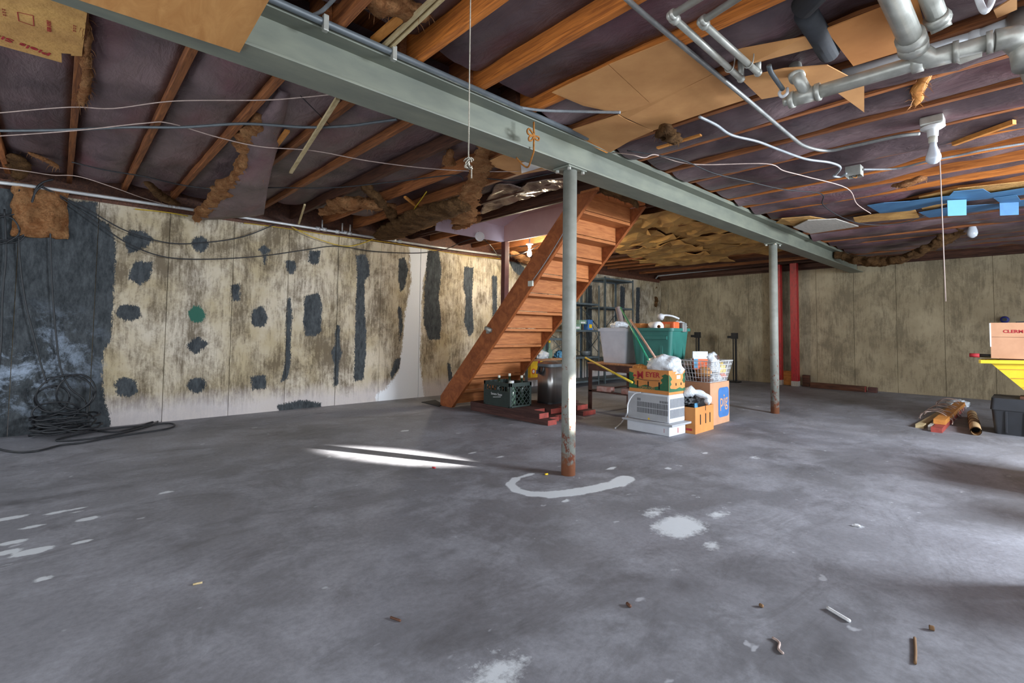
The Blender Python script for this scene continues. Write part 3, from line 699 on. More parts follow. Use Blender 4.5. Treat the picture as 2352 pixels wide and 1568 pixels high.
cable('armoured_cable', Z([(-60, 298, 2.38), (0, 300, 2.38), (160, 298, 2.38), (290, 292, 2.39), (420, 292, 2.38), (560, 284, 2.39), (700, 292, 2.38), (800, 289, 2.385), (860, 281, 2.40), (912, 274, 2.41)]), .0105, 'darkconduit', 'dark armoured cable crossing under the left joists to the beam', ribs=True)
cable('thin_wire', Z([(-40, 262, 2.40), (0, 259, 2.40), (160, 246, 2.41), (260, 249, 2.40), (400, 232, 2.41), (600, 230, 2.40), (690, 224, 2.40), (770, 216, 2.41)]), .0035, 'palewire', 'thin brownish wire nearest the beam under the left joists', 'wire')
cable('thin_wire', Z([(-40, 312, 2.38), (0, 312, 2.38), (170, 300, 2.37), (330, 283, 2.40), (390, 283, 2.41), (500, 315, 2.38), (600, 337, 2.37), (720, 346, 2.38), (850, 370, 2.36), (1000, 388, 2.37), (1150, 394, 2.40), (1290, 386, 2.40)]), .004, 'palewire', 'long thin pinkish wire sagging across all the left joists', 'wire')
cable('thin_wire', Z([(-40, 380, 2.36), (60, 393, 2.35), (120, 402, 2.37), (180, 405, 2.36), (260, 430, 2.33), (330, 455, 2.32), (405, 476, 2.31)]), .004, 'palewire', 'thin white wire dropping to the pipe at the left wall', 'wire')
cable('black_cable', Z([(165, 372, 2.40), (240, 390, 2.37), (330, 405, 2.37), (420, 425, 2.36), (520, 436, 2.33), (620, 431, 2.36), (760, 431, 2.35), (900, 418, 2.37), (1040, 402, 2.40), (1064, 414, 2.36)]), .0055, 'cable', 'thin black cable strung low under the left joists')
cable('black_cable', Z([(1100, 408, 2.38), (1180, 414, 2.37), (1240, 404, 2.385), (1310, 388, 2.40)]), .0055, 'cable', 'short black cable passing over foil insulation to the near column')
W = lambda L, Y=6.31: [onY(x, y, Y) for x, y in L]
cable('black_cable', W([(92, 428), (150, 460), (230, 517), (300, 562), (380, 590), (480, 595), (600, 588), (700, 574), (775, 565), (860, 577), (960, 581), (1020, 573)])+[onz(1060, 556, 2.27), onz(1094, 545, 2.33)], .006, 'cable', 'black cable swagged along the left wall to the white disc')
cable('black_cable', W([(100, 430), (200, 480), (290, 530), (390, 558), (480, 556), (560, 543), (632, 515)]), .006, 'cable', 'black cable swagged above the round tarred patches')
cable('yellow_cable', W([(670, 521), (720, 545), (790, 565), (840, 556), (880, 535)])+[onz(930, 505, 2.3), onz(960, 468, 2.36), onz(980, 440, 2.42)], .006, 'yellowcable', 'yellow cable looping from the wall up to the joists')
cable('yellow_cable', W([(310, 480), (380, 487), (432, 496)], 6.36), .006, 'yellowcable', 'short yellow cable under the white pipe at the left')
cable('yellow_cable', W([(560, 512), (640, 522), (760, 540), (900, 558), (1060, 585), (1150, 594)], 6.365), .005, 'yellowcable', 'long yellow cable lying along the top of the patched wall')
q = onz(1102, 543, 2.33); 
dc = thing('round_cover', 'round white cover plate hanging below the stair opening', 'cover', (q[0], q[1], 2.33))
dv = -(q-EYE)/np.linalg.norm(q-EYE); MB().tube([A3((0, 0, 0)), dv*.02], .066, 22).build('plate', 'pvc', dc)
MB().tube([dv*.02, dv*.026], [.05, .04], 22).build('rim', 'whiteprint', dc)
MB().tube([-dv*.01, (.02, .06, .085)], .006, 6).build('hanger', 'cable', dc)
cable('black_cable', [onz(1110, 549, 2.32), onz(1128, 565, 2.26), onz(1140, 582, 2.22), onz(1147, 592, 2.26)], .005, 'cable', 'short black cable dropping from the white disc to the maroon post')
cable('black_cable', Z([(1166, 587, 2.20), (1185, 586, 2.20), (1205, 580, 2.22), (1222, 572, 2.28), (1238, 563, 2.36)]), .006, 'cable', 'black cable feeding the lit bulb')
cable('pale_wire', Z([(1405, 350, 2.40), (1450, 355, 2.37), (1480, 362, 2.35), (1505, 355, 2.38), (1560, 372, 2.37), (1620, 378, 2.37), (1760, 376, 2.37), (1800, 392, 2.35), (1850, 405, 2.35), (1945, 432, 2.34), (1968, 468, 2.30), (2000, 490, 2.30)]), .004, 'palewire', 'thin pale cord wandering across the right joists from the beam', 'wire')
cable('black_cable', Z([(1440, 346, 2.40), (1560, 366, 2.37), (1640, 398, 2.36), (1720, 417, 2.36), (1800, 435, 2.36), (1886, 445, 2.38), (1890, 470, 2.34), (1930, 497, 2.30), (1980, 514, 2.27), (2040, 516, 2.26), (2090, 508, 2.28), (2125, 494, 2.33)]), .005, 'cable', 'black cable drooping past the pale board to the blue film')
cable('thin_wire', Z([(690, 220, 2.40), (760, 290, 2.42), (830, 380, 2.36)])[:2], .003, 'cable', 'fine dark cord beside the white stick', 'wire', sub=0)

# bead chain with a knot
cp = onz(1080, 12, 2.36); d0 = depth(cp)
ch = thing('bead_chain', 'long beaded pull chain with a knotted end hanging before the beam', 'chain', atd(1077, 405, d0))
top = atd(1081, -40, d0); bot = atd(1076, 365, d0)
cm = MB(); nb = 150
for i in range(nb):
    p = top+(bot-top)*i/(nb-1)-WL(ch); cm.lathe([(.0005, -.0036), (.0036, 0), (.0005, .0036)], p, 6)
cm.tube([top-WL(ch), bot-WL(ch)], .0012, 5); cm.build('strand', 'chain', ch, True)
km = MB(); kc = atd(1076, 376, d0)-WL(ch)
pts = [kc+.020*np.array([math.sin(i*1.9)*math.cos(i*.7), math.sin(i*1.9)*math.sin(i*.7), math.cos(i*1.3)]) for i in range(46)]
for p in spline(pts, 3): km.lathe([(.0005, -.0038), (.0038, 0), (.0005, .0038)], p, 5)
km.build('knot', 'chain', ch, True)
tm_ = MB(); a_ = atd(1083, 382, d0)-WL(ch); b_ = atd(1083, 408, d0)-WL(ch)
for i in range(11): tm_.lathe([(.0005, -.0036), (.0036, 0), (.0005, .0036)], a_+(b_-a_)*i/10, 6)
tm_.build('tail', 'chain', ch, True)

# brown rope tied round the beam
Yr = 2.195
rp = thing('tied_rope', 'brown rope knotted in a bow round the beam', 'rope', onY(1222, 330, Yr))
R_ = lambda L: [onY(x, y, Yr-.008)-WL(rp) for x, y in L]
MB().tube(R_([(1226, 280), (1226, 296), (1227, 312), (1226, 330), (1226, 348)]), .006, 8, sub=4).build('cord', 'rope', rp, True)
MB().tube(R_([(1227, 312), (1216, 296), (1211, 300), (1214, 308), (1226, 311)]), .006, 8, sub=5).build('loop', 'rope', rp, True)
MB().tube(R_([(1226, 312), (1216, 314), (1215, 322), (1221, 322), (1227, 313), (1237, 315), (1237, 322), (1231, 320), (1226, 312)]), .006, 8, sub=5).build('loop', 'rope', rp, True)
e_ = onY(1226, 348, Yr-.008); f_ = onz(1212, 384, 2.10); g_ = onz(1186, 362, 2.175)
MB().tube([e_-WL(rp), (e_+f_)/2+(0, 0, -.01)-WL(rp), f_-WL(rp), (f_+g_)/2+(0, 0, -.012)-WL(rp), g_-WL(rp)], .006, 8, sub=4).build('end', 'rope', rp, True)

# ------------------------------------------------------------------ sheets under the joists
def sheet(name, pts, t, mat, label, cat, z=None, n=(0, 0, 1), group=None):
    P = [low(*p) if z is None else low(p[0], p[1], z) for p in pts]
    return tag(MB().poly(P, t, n).build(name, mat), label, cat, group)
sheet('plywood_panel', [(550, 121, 2.166), (624, -10, 2.166), (560, -150, 2.166), (-60, -150, 2.166), (150, -10, 2.166), (186, 2, 2.166)], .012, 'plywood', 'large tan plywood panel fixed below the beam at the upper left', 'plywood')
pc = sheet('beer_carton', [(-60, 88, 2.41), (142, 144, 2.41), (141, 122, 2.41), (163, 124, 2.41), (163, 128, 2.41), (188, 129, 2.41), (200, 30, 2.41), (-60, -80, 2.41)], .008, 'card_old', 'stained flattened carton with red upside-down lettering at the upper left', 'cardboard')
a_, b_ = onz(8, 92, 2.409), onz(128, 134, 2.409); xd = a_-b_; yd = np.cross((0, 0, -1.), xd/np.linalg.norm(xd))
text_part('printed_lettering', 'Piels Side', pc, 'redprint', .06, (a_+b_)/2-WL(pc)-(.045, .035, 0), xd, yd, .001, sx=1.1, bold=.001)
for i_, (px, py, s_, ln) in enumerate([(112, 60, .022, 'LIGHT BEER'), (8, 28, .03, 'BEER'), (170, 65, .03, '|||||')]):
    c_ = onz(px, py, 2.409); text_part('faint_print', ln if i_ == 0 else '= = =', pc, 'redprint', s_, c_-WL(pc), (0, 1, 0), (1, 0, 0), .001)
fr = MB(); 
for (x_, y_, u_, v_) in [(40, 28, 76, 36), (76, 36, 78, 60), (78, 60, 43, 48), (43, 48, 40, 28)]: fr.bar(onz(x_, y_, 2.409)-WL(pc), onz(u_, v_, 2.409)-WL(pc), .003, .001)
fr.build('printed_frame', 'redprint', pc)
# the large flattened cartons
bcar = thing('flattened_carton', 'large clean flattened carton stapled under the joists beside the beam', 'cardboard', onz(1480, 220, 2.40))
def panel(pts, name='flap', mat='card', par=bcar, t=.005): return MB().poly([onz(*p)-WL(par) for p in pts], t).build(name, mat, par)
panel([(1268, 213, 2.405), (1398, 150, 2.40), (1495, 240, 2.395), (1418, 260, 2.40), (1340, 243, 2.405)])
panel([(1399, 149, 2.40), (1545, 90, 2.405), (1640, 168, 2.40), (1583, 196, 2.395), (1496, 239, 2.395)])
panel([(1421, 262, 2.40), (1584, 197, 2.394), (1641, 169, 2.40), (1712, 229, 2.40), (1640, 252, 2.39), (1500, 300, 2.385), (1440, 272, 2.39)])
panel([(1308, 300, 2.405), (1420, 264, 2.396), (1445, 278, 2.388), (1500, 301, 2.384), (1450, 322, 2.38), (1402, 350, 2.38), (1350, 330, 2.39)])
MB().poly([onz(*p)-WL(bcar) for p in [(1308, 300, 2.405), (1352, 323, 2.392), (1398, 350, 2.380), (1393, 352, 2.372), (1350, 330, 2.383), (1310, 307, 2.398)]], .004).build('torn_edge', 'orangestick', bcar)
sheet('cardboard_sheet', [(1700, 180, 2.40), (1800, 158, 2.40), (1900, 150, 2.40), (1985, 195, 2.39), (1985, 258, 2.36), (1905, 200, 2.39), (1750, 228, 2.40)], .005, 'card', 'bent tan cardboard above the lower drain elbow', 'cardboard')
sheet('cardboard_sheet', [(1690, 115, 2.42), (1720, 148, 2.42), (1870, 110, 2.42), (1850, 85, 2.42)], .005, 'card', 'narrow tan cardboard strip left of the black foam pipe', 'cardboard')
sheet('cardboard_sheet', [(1896, 68, 2.44), (2036, 14, 2.44), (2100, -30, 2.44), (2134, 98, 2.42), (1960, 152, 2.42)], .006, 'card_orange', 'square tan cardboard behind the big vertical drain pipe', 'cardboard')
sheet('cardboard_sheet', [(2282, 24, 2.42), (2336, -10, 2.42), (2336, 22, 2.42), (2290, 42, 2.42)], .006, 'card', 'small tan cardboard corner beside the white hanger at upper right', 'cardboard')
sheet('cardboard_sheet', [(1112, 376, 2.40), (1150, 358, 2.40), (1180, 352, 2.40), (1270, 388, 2.40), (1192, 402, 2.40)], .005, 'card', 'tan cardboard just beyond the rope at the beam', 'cardboard')
sheet('white_card', [(1196, 374, 2.39), (1213, 372, 2.39), (1245, 384, 2.39), (1198, 398, 2.39)], .003, 'whiteprint', 'small white card lying on cardboard beyond the rope', 'card')
sheet('pale_board', [(1822, 522, 2.36), (1855, 506, 2.36), (1920, 503, 2.36), (1972, 520, 2.36), (1920, 528, 2.36), (1862, 537, 2.36)], .008, 'board', 'split pale grey board scrap under the far right joists', 'board')
sheet('cardboard_sheet', [(1782, 512, 2.38), (1795, 502, 2.38), (1860, 497, 2.38), (1910, 505, 2.38), (1830, 520, 2.38)], .005, 'card_old', 'stained cardboard strip behind the pale board scrap', 'cardboard')
sheet('cardboard_sheet', [(1960, 500, 2.41), (2100, 478, 2.41), (2112, 500, 2.41), (1965, 512, 2.41)], .005, 'card_old', 'tan cardboard strip under the left end of the blue film', 'cardboard')
sheet('cardboard_sheet', [(2110, 452, 2.43), (2200, 433, 2.43), (2400, 412, 2.43), (2400, 440, 2.43), (2200, 460, 2.43), (2120, 488, 2.43)], .005, 'card_old', 'long stained cardboard strip above the blue film', 'cardboard')
bf = thing('blue_film', 'ragged strips of blue film taped under the joists at right', 'film', onz(2200, 465, 2.40))
def bp_(pts, z=2.40, nm='strip', mt='tape'): return MB().poly([low(x, y, z)-WL(bf) for x, y in pts], .004).build(nm, mt, bf)
bp_([(1992, 472), (2030, 466), (2090, 462), (2180, 450), (2190, 440), (2258, 434), (2275, 444), (2400, 425), (2400, 442), (2220, 462), (2150, 470), (2090, 484), (2022, 490)], 2.40)
bp_([(2110, 488), (2180, 476), (2290, 468), (2400, 452), (2400, 468), (2300, 478), (2170, 496), (2134, 500)], 2.395)
bp_([(2282, 455), (2335, 448), (2345, 462), (2300, 468)], 2.39)
for i_, (x0, y0, x1, y1) in enumerate([(2176, 458, 2220, 496), (2296, 464, 2340, 495)]):
    dd = depth(onz((x0+x1)/2, y0, 2.345)); P = [atd(x0, y0+2, dd), atd(x1, y0, dd), atd(x1, y1-2, dd), atd(x0+1, y1, dd)]
    nn = np.cross(P[1]-P[0], P[2]-P[0]); nn /= np.linalg.norm(nn)
    tag(MB().poly(P, .004, nn).build('hanging_card', 'bluecard' if i_ == 0 else 'tape'), ['bright blue square card hanging from the blue film nearest the string', 'darker blue square card hanging at the right frame edge'][i_], 'card')
# golden cardboard ceiling past the stairs
rnd = random.Random(5)
def wavy(name, xa, xb, ya, yb, z, seed, mat, label, cat, amp=.03, parent=None, group=None, ds=0):
    rn = random.Random(seed); K = 7; zz = [[rn.uniform(-1, .35) for _ in range(K+1)] for _ in range(K+1)]; jj = [[(rn.uniform(-.4, .4), rn.uniform(-.4, .4)) for _ in range(K+1)] for _ in range(K+1)]
    def fn(u, v):
        i, j = round(u*K), round(v*K); dx, dy = jj[i][j]; return xa+(xb-xa)*(u+dx*.7/K), ya+(yb-ya)*(v+dy*.7/K), z+amp*zz[i][j]
    m_ = MB().grid(fn, K, K, (0, 0, .006)); fs = []
    for f in m_.f: fs += [(f[0], f[1], f[2]), (f[0], f[2], f[3])]
    m_.f = fs; return tag(m_.build(name, mat, parent, False), label, cat, group)
for i_, (xa, xb, ya, yb, z, lab) in enumerate([
    (4.95, 5.75, 2.55, 3.6, 2.40, 'golden crumpled cardboard nearest the stair top'), (5.0, 5.9, 3.55, 4.6, 2.39, 'golden crumpled cardboard beside the stair edge'),
    (5.72, 6.6, 2.5, 3.5, 2.41, 'stained cardboard along the beam before the farther column'), (5.85, 6.8, 3.45, 4.7, 2.40, 'golden creased cardboard in the middle of the covered ceiling'),
    (6.6, 7.6, 2.5, 3.7, 2.41, 'stained cardboard over the farther column side of the beam'), (6.75, 7.9, 3.6, 4.9, 2.40, 'dull cardboard over the grey shelving'),
    (7.55, 8.8, 2.5, 3.9, 2.41, 'torn cardboard towards the far wall by the beam'), (7.9, 9.2, 3.8, 5.2, 2.40, 'torn cardboard near the far corner above the shelves')]):
    wavy('ceiling_cardboard', xa, xb, ya, yb, z, i_*3.1, 'card_old', lab, 'cardboard', .06)
q = onz(1420, 440, 2.38)
fluff('torn_flap', [(q[0]-.1, q[1]+.15, 2.40, .05, .02), (q[0], q[1], 2.36, .14, .03), (q[0]+.1, q[1]-.1, 2.30, .10, .03), (q[0]+.12, q[1]-.14, 2.22, .03, .02)], 'fluffdark', 'grey torn insulation flap beside the near column top', seed=3)

# ------------------------------------------------------------------ loose insulation
def zf(L): return [tuple(low(x, y, z))+(w_, h_) for x, y, z, w_, h_ in L]
# fallen batt at the left wall, hanging from the joists
fbt = thing('fallen_batt', 'fallen insulation batt drooping to the left wall with an orange torn edge', 'insulation', onz(540, 430, 2.25))
A_ = [onz(638, 205, 2.46), onz(568, 330, 2.40), onz(545, 400, 2.31), onz(455, 503, 2.20)]
B_ = [onz(668, 215, 2.46), onz(640, 330, 2.42), onz(620, 405, 2.35), onz(606, 492, 2.25)]
As, Bs = spline(A_, 8), spline(B_, 8)
def fbf(u, v):
    i = v*(len(As)-1); k = min(int(i), len(As)-2); f = i-k; a = As[k]*(1-f)+As[k+1]*f; b = Bs[k]*(1-f)+Bs[k+1]*f
    p = a*(1-u)+b*u; return p+np.array([0, 0, -.03*math.sin(PI*u)+.015*fb(p, 4)])-WL(fbt)
MB().grid(fbf, 8, 24, (0, 0, .05)).build('paper_face', 'paper', fbt, True)
fluff('torn_edge', [tuple(a+np.array((0, 0, .02)))+(.04+.03*(i % 3 == 1), .035) for i, a in enumerate(As[4:])][::4]+[tuple(As[-1])+(.03, .02)], 'fluff', parent=fbt, seed=9, rough=.5)
fluff('insulation_scrap', zf([(335, 417, 2.38, .03, .02), (370, 450, 2.33, .05, .03), (412, 470, 2.31, .04, .02)]), 'fluffdark', 'curled insulation scrap on the wall top beside the fallen batt', seed=2)
fluff('insulation_scrap', zf([(572, 405, 2.37, .02, .015), (600, 400, 2.36, .05, .025), (612, 388, 2.39, .03, .02)]), 'fluff', 'pinkish torn tuft at the joist above the fallen batt', seed=4)
fluff('insulation_scrap', zf([(198, 40, 2.44, .015, .02), (199, 120, 2.44, .02, .03), (196, 200, 2.43, .025, .03), (184, 236, 2.42, .02, .02)]), 'fluff', 'thin pale insulation strip hanging along the left joist', seed=5)
_c = [onY(28, 418, 6.34), onY(158, 438, 6.34), onY(158, 548, 6.34), onY(28, 540, 6.34)]
def _fb(u, v):
    e = .015*fb((u*3, v*3, 2), 2.5); p = (_c[0]*(1-u)+_c[1]*u)*(1-v)+(_c[3]*(1-u)+_c[2]*u)*v
    return p+np.array([e, -.05*min(1, 6*min(u, 1-u))*min(1, 6*min(v, 1-v))-.02*fb(p, 12), e])
tag(MB().grid(_fb, 24, 20, (0, .035, 0)).build('exposed_fibreglass', 'fluff', None, True), 'orange fibreglass block bulging from the wall pocket at the left', 'insulation')
fluff('insulation_scrap', zf([(30, 355, 2.42, .05, .02), (50, 385, 2.40, .07, .02), (40, 410, 2.36, .03, .02)]), 'fluffdark', 'brown torn paper scrap at the far left joist', seed=8)
fluff('insulation_scrap', zf([(65, 350, 2.42, .015, .01), (110, 370, 2.41, .03, .015), (135, 385, 2.40, .02, .01)]), 'fluff', 'pale curled scrap on the left ceiling paper', seed=8.5)
# torn bunch between wall and stairs
fluff('torn_insulation', zf([(735, 490, 2.36, .05, .03), (790, 470, 2.38, .10, .05), (850, 468, 2.36, .14, .05), (900, 478, 2.36, .06, .03)]), 'fluff', 'bunch of torn orange insulation above the pipe fittings', seed=10, rough=.5)
fluff('torn_insulation', zf([(835, 425, 2.42, .04, .03), (880, 470, 2.34, .05, .03), (905, 500, 2.30, .06, .04)]), 'fluffdark', 'dark torn strip left of the hanging brown batt', seed=11, rough=.5)
hb = thing('hanging_batt', 'long brown insulation batt sagging below the joists before the stair opening', 'insulation', onz(1000, 490, 2.25))
fluff('fibre_body', zf([(880, 545, 2.31, .17, .04), (930, 520, 2.29, .21, .06), (990, 492, 2.28, .2, .06), (1040, 475, 2.28, .17, .06), (1072, 462, 2.31, .1, .05)]), 'fluffdark', parent=hb, seed=12, rough=.22)
fluff('torn_tail', zf([(1110, 335, 2.43, .07, .012), (1102, 390, 2.39, .08, .015), (1085, 440, 2.34, .09, .02), (1066, 480, 2.29, .14, .03), (1060, 512, 2.26, .13, .025)]), 'fluff', parent=hb, seed=13, rough=.4)
fluff('insulation_scrap', zf([(1040, 522, 2.34, .03, .02), (1060, 518, 2.32, .06, .03), (1085, 508, 2.33, .05, .03), (1105, 498, 2.36, .02, .02)]), 'fluff', 'ragged tuft caught under the stair opening header', seed=14, rough=.7)
def sheetgrid(name, corners, mat, label, cat, amp=.02, nu=14, nv=10, t=.008, sc=5, sd=1):
    c = [onz(*p) for p in corners]
    def fn(u, v):
        p = (c[0]*(1-u)+c[1]*u)*(1-v)+(c[3]*(1-u)+c[2]*u)*v; return p+np.array([.4*amp*fb(p+sd, sc), .4*amp*fb(p-sd, sc), amp*fb(p+2*sd, sc)])
    return tag(MB().grid(fn, nu, nv, (0, 0, t)).build(name, mat, None, True), label, cat)
sheetgrid('foil_insulation', [(1100, 492, 2.42), (1140, 425, 2.43), (1262, 440, 2.44), (1180, 470, 2.40)], 'foil', 'crumpled foil-faced insulation left of the near column', 'insulation', .03, 24, 16, sd=2)
sheetgrid('foil_insulation', [(1180, 450, 2.42), (1215, 415, 2.44), (1310, 402, 2.44), (1295, 432, 2.41)], 'foil', 'smaller crumpled foil strip just behind the near column top', 'insulation', .03, 22, 14, sd=5)
fluff('torn_insulation', zf([(1035, 345, 2.44, .03, .02), (1028, 370, 2.42, .05, .03), (1045, 378, 2.42, .03, .02)]), 'fluff', 'orange torn edge left of the bead chain', seed=15, rough=.5)
fluff('torn_insulation', zf([(832, -6, 2.47, .05, .03), (880, 6, 2.46, .08, .04), (935, 22, 2.47, .07, .04), (985, 40, 2.49, .04, .03)]), 'fluff', 'orange insulation torn open at the top edge of the photo', seed=16, rough=.45)
fluff('torn_insulation', zf([(1505, 310, 2.40, .03, .02), (1535, 306, 2.36, .07, .04), (1555, 330, 2.38, .04, .02)]), 'fluffdark', 'reddish torn paper knot below the large flattened carton', seed=17, rough=.7)
fluff('torn_insulation', zf([(2050, 428, 2.41, .03, .02), (2080, 422, 2.39, .05, .03), (2130, 408, 2.41, .04, .02)]), 'fluff', 'orange insulation tuft under the open junction box', seed=18, rough=.4)
sgb = [(1885, 560, 2.33, .05, .03), (1925, 585, 2.21, .11, .06), (1990, 600, 2.13, .12, .07), (2060, 596, 2.13, .11, .06), (2120, 575, 2.22, .10, .05), (2180, 545, 2.34, .12, .05), (2225, 518, 2.45, .09, .04)]
fluff('sagging_batt', [tuple(onX(x, y, 9.6-.9*i/6))+(w_, h_) for i, (x, y, z, w_, h_) in enumerate(sgb)], 'fluffdark', 'frayed brown batt sagging in a curve at the beam end', seed=19, rough=.35)
fluff('torn_insulation', [tuple(onX(x, y, 10.7))+(w_, .06) for x, y, w_ in [(1480, 630, .12), (1490, 655, .14), (1500, 680, .09), (1506, 705, .04)]], 'fluffdark', 'brown insulation rag hanging in the far corner', seed=20, rough=.5, up=(1, 0, 0))
fluff('exposed_fibreglass', zf([(1175, 578, 2.30, .05, .03), (1205, 596, 2.26, .10, .04), (1220, 606, 2.24, .06, .03)]), 'fluff', 'bright orange fibreglass lit by the bulb behind the stairs', seed=21, rough=.3)
fluff('torn_insulation', [tuple(onz(x, y, z))+(w_, .02) for x, y, z, w_ in [(2140, 150, 2.44, .02), (2112, 200, 2.42, .035), (2104, 240, 2.42, .02)]], 'orangestick', 'orange splintered strip hanging beneath the main drain pipe', 'wood', seed=22, rough=.25)

# ------------------------------------------------------------------ sticks and cleats
def stick(pts, wx, wy, mat, label): return tag(MB().bar(low(*pts[0]), low(*pts[1]), wx, wy).build('wood_strip', mat), label, 'wood')
stick([(668, 396, 2.37), (776, 226, 2.37)], .025, .02, 'palestick', 'pale wood strip poking out below the beam at the left')
stick([(874, 112, 2.43), (1000, -8, 2.43)], .016, .02, 'palestick', 'pale wood strip running off the top edge, left of the pair')
stick([(886, 118, 2.43), (1020, -8, 2.43)], .016, .02, 'palestick', 'pale wood strip running off the top edge, right of the pair')
stick([(614, 360, 2.42), (660, 300, 2.42)], .035, .015, 'orangestick', 'short orange wood cleat left of the pale wood strip')
stick([(860, 92, 2.44), (928, 34, 2.44)], .045, .012, 'orangestick', 'flat tan slat beside the paired pale strips')
stick([(1510, 340, 2.41), (1610, 310, 2.41)], .03, .012, 'orangestick', 'tan furring strip under the joist past the large carton')
stick([(2190, 330, 2.42), (2330, 280, 2.42)], .03, .03, 'orangestick', 'bright orange wood strip right of the porcelain bulb')
stick([(700, 470, 2.38), (686, 515, 2.33)], .02, .02, 'palestick', 'small pale strip standing on the wall top')
stick([(930, 452, 2.40), (960, 476, 2.36)], .03, .02, 'orangestick', 'little tan cleat beside the yellow cable')

# ------------------------------------------------------------------ pipes
wp = thing('wall_pipe', 'long white pipe running along the top of the patched wall', 'pipe', (2.5, 6.33, 2.31))
pp = [onY(x, y, 6.33) for x, y in ((-60, 412), (60, 426), (130, 436), (400, 475), (700, 521), (1000, 567), (1172, 589))]
MB().tube([p-WL(wp) for p in pp], .017, 10).build('pipe_run', 'whitepipe', wp, True)
for x, y in ((730, 525), (745, 527), (775, 532), (793, 534), (803, 536), (905, 552), (918, 554)):
    p = onY(x, y, 6.33)-WL(wp); MB().tube([p-(.025, 0, 0), p+(.025, 0, 0)], .026, 12).build('coupling', 'whitepipe', wp, True)
for x, y in ((740, 526), (786, 533), (804, 536)):
    p = onY(x, y, 6.33)-WL(wp); MB().tube([p, p+(0, .0, .12)], .009, 8).build('riser_pipe', 'whitepipe', wp, True)
fpipe = thing('wall_pipe', 'thin pale pipe along the top of the far concrete wall', 'pipe', (10.9, 4.6, 2.38))
MB().tube([onX(x, y, 10.86)-WL(fpipe) for x, y in ((1506, 640), (1512, 633), (1760, 607), (1868, 594))], .02, 8).build('pipe_run', 'whitepipe', fpipe, True)
def pipe(name, label, pts, r, mat, fittings=(), cat='pipe'):
    t_ = thing(name, label, cat, pts[0]); P = [A3(p)-WL(t_) for p in pts]
    for a, b in zip(P[:-1], P[1:]): MB().tube([a, b], r, 16).build('pipe_run', mat, t_, True)
    for p in P[1:-1]:
        bm = bmesh.new(); bmesh.ops.create_uvsphere(bm, u_segments=14, v_segments=8, radius=r*1.32)
        for v in bm.verts: v.co += Vector(p)
        MB().bm(bm).build('elbow', mat, t_, True)
    for a, b, rr in fittings:
        MB().tube([A3(a)-WL(t_), A3(b)-WL(t_)], rr, 18).build('collar', mat, t_, True)
    return t_
def lerp(a, b, t): return A3(a)*(1-t)+A3(b)*t
for k, (a, e, c, d) in enumerate([((1640, -25), (1541, 36), (1702, 181), (1716, 158)), ((1722, -22), (1611, 50), (1741, 167), (1748, 150))]):
    A0, E0, C0 = onz(*a, 2.35), onz(*e, 2.35), onz(*c, 2.35)
    D0 = C0+(0, 0, .12); A0 = E0+(A0-E0)*7
    tw = pipe('water_pipe', ['galvanised water pipe with two elbows, left of the twin pipes', 'galvanised water pipe with two elbows, right of the twin pipes'][k], [A0, E0, C0, D0], .0155, 'galv',
         [(lerp(E0, A0, .003), lerp(E0, A0, .014), .022), (lerp(E0, C0, .02), lerp(E0, C0, .06), .022)])
    h = lerp(E0, C0, .8)-WL(tw); MB().tube([h+(0, -.03, .07), h+(0, -.022, 0), h+(0, 0, -.02), h+(0, .022, 0), h+(0, .03, .07)], .003, 6, sub=3).build('hook', 'galv', tw, True)
# drain line
zD = 2.24
L0, L1, L2, L3 = onz(1812, 231, zD), onz(2100, 146, zD), onz(2285, 94, zD), onz(2362, 75, zD)
dr = thing('drain_pipe', 'silver painted drain line with branch fittings across the upper right', 'pipe', L1)
def dt(name, pts, r, n=18, mat='galv'): return MB().tube([A3(p)-WL(dr) for p in pts], r, n).build(name, mat, dr, True)
dt('main_run', [L0, L1, L2], .034); dt('plug', [lerp(L0, L1, -.05), lerp(L0, L1, .0)], .024, 8); dt('collar', [lerp(L0, L1, .0), lerp(L0, L1, .05)], .043)
dt('collar', [lerp(L0, L1, .24), lerp(L0, L1, .28)], .044); dt('fitting_body', [lerp(L0, L1, .05), lerp(L0, L1, .24)], .038)
dt('collar', [lerp(L0, L1, .98), lerp(L0, L1, 1.06)], .044); dt('collar', [lerp(L1, L2, .50), lerp(L1, L2, .58)], .046); dt('collar', [lerp(L1, L2, .90), lerp(L1, L2, .98)], .046)
T0 = onz(1835, 135, 2.42); E1 = onz(1838, 192, 2.29)
dt('branch', [onz(1822, 128, 2.55), onz(1828, 160, 2.38), onz(1834, 180, 2.31), lerp(L0, L1, .17)], .030); dt('collar', [onz(1828, 170, 2.35), onz(1831, 178, 2.32)], .038)
V1 = onz(2096, 98, 2.29); V0 = V1+(onz(2040, -30, 2.36)-V1)*2.6
dt('vertical_run', [V0, V1], .044); dt('collar', [lerp(V0, V1, .95), V1], .055); dt('collar', [V1, lerp(V1, L1, .35)], .056); dt('wye', [lerp(V1, L1, .3), lerp(L1, L2, .22), lerp(L1, L2, .52)], .042)
dt('bend', [L2, lerp(L2, L3, .5), onz(2362, 125, 2.22), onz(2390, 190, 2.05), onz(2390, 190, 2.05)*(1, 1, 0)+(.0, 0, .0)], .046); dt('stack', [onz(2345, 40, 2.4), onz(2352, 90, 2.25), onz(2362, 150, 2.12)], .05)
pipe('drain_pipe', 'silver drain stub with open elbow beside the main vertical drain', [onz(2155, 45, 2.36)+(onz(2128, -25, 2.40)-onz(2155, 45, 2.36))*3.2, onz(2155, 45, 2.36), onz(2163, 68, 2.32)], .036, 'galv', [(onz(2148, 36, 2.365), onz(2156, 50, 2.35), .044)])
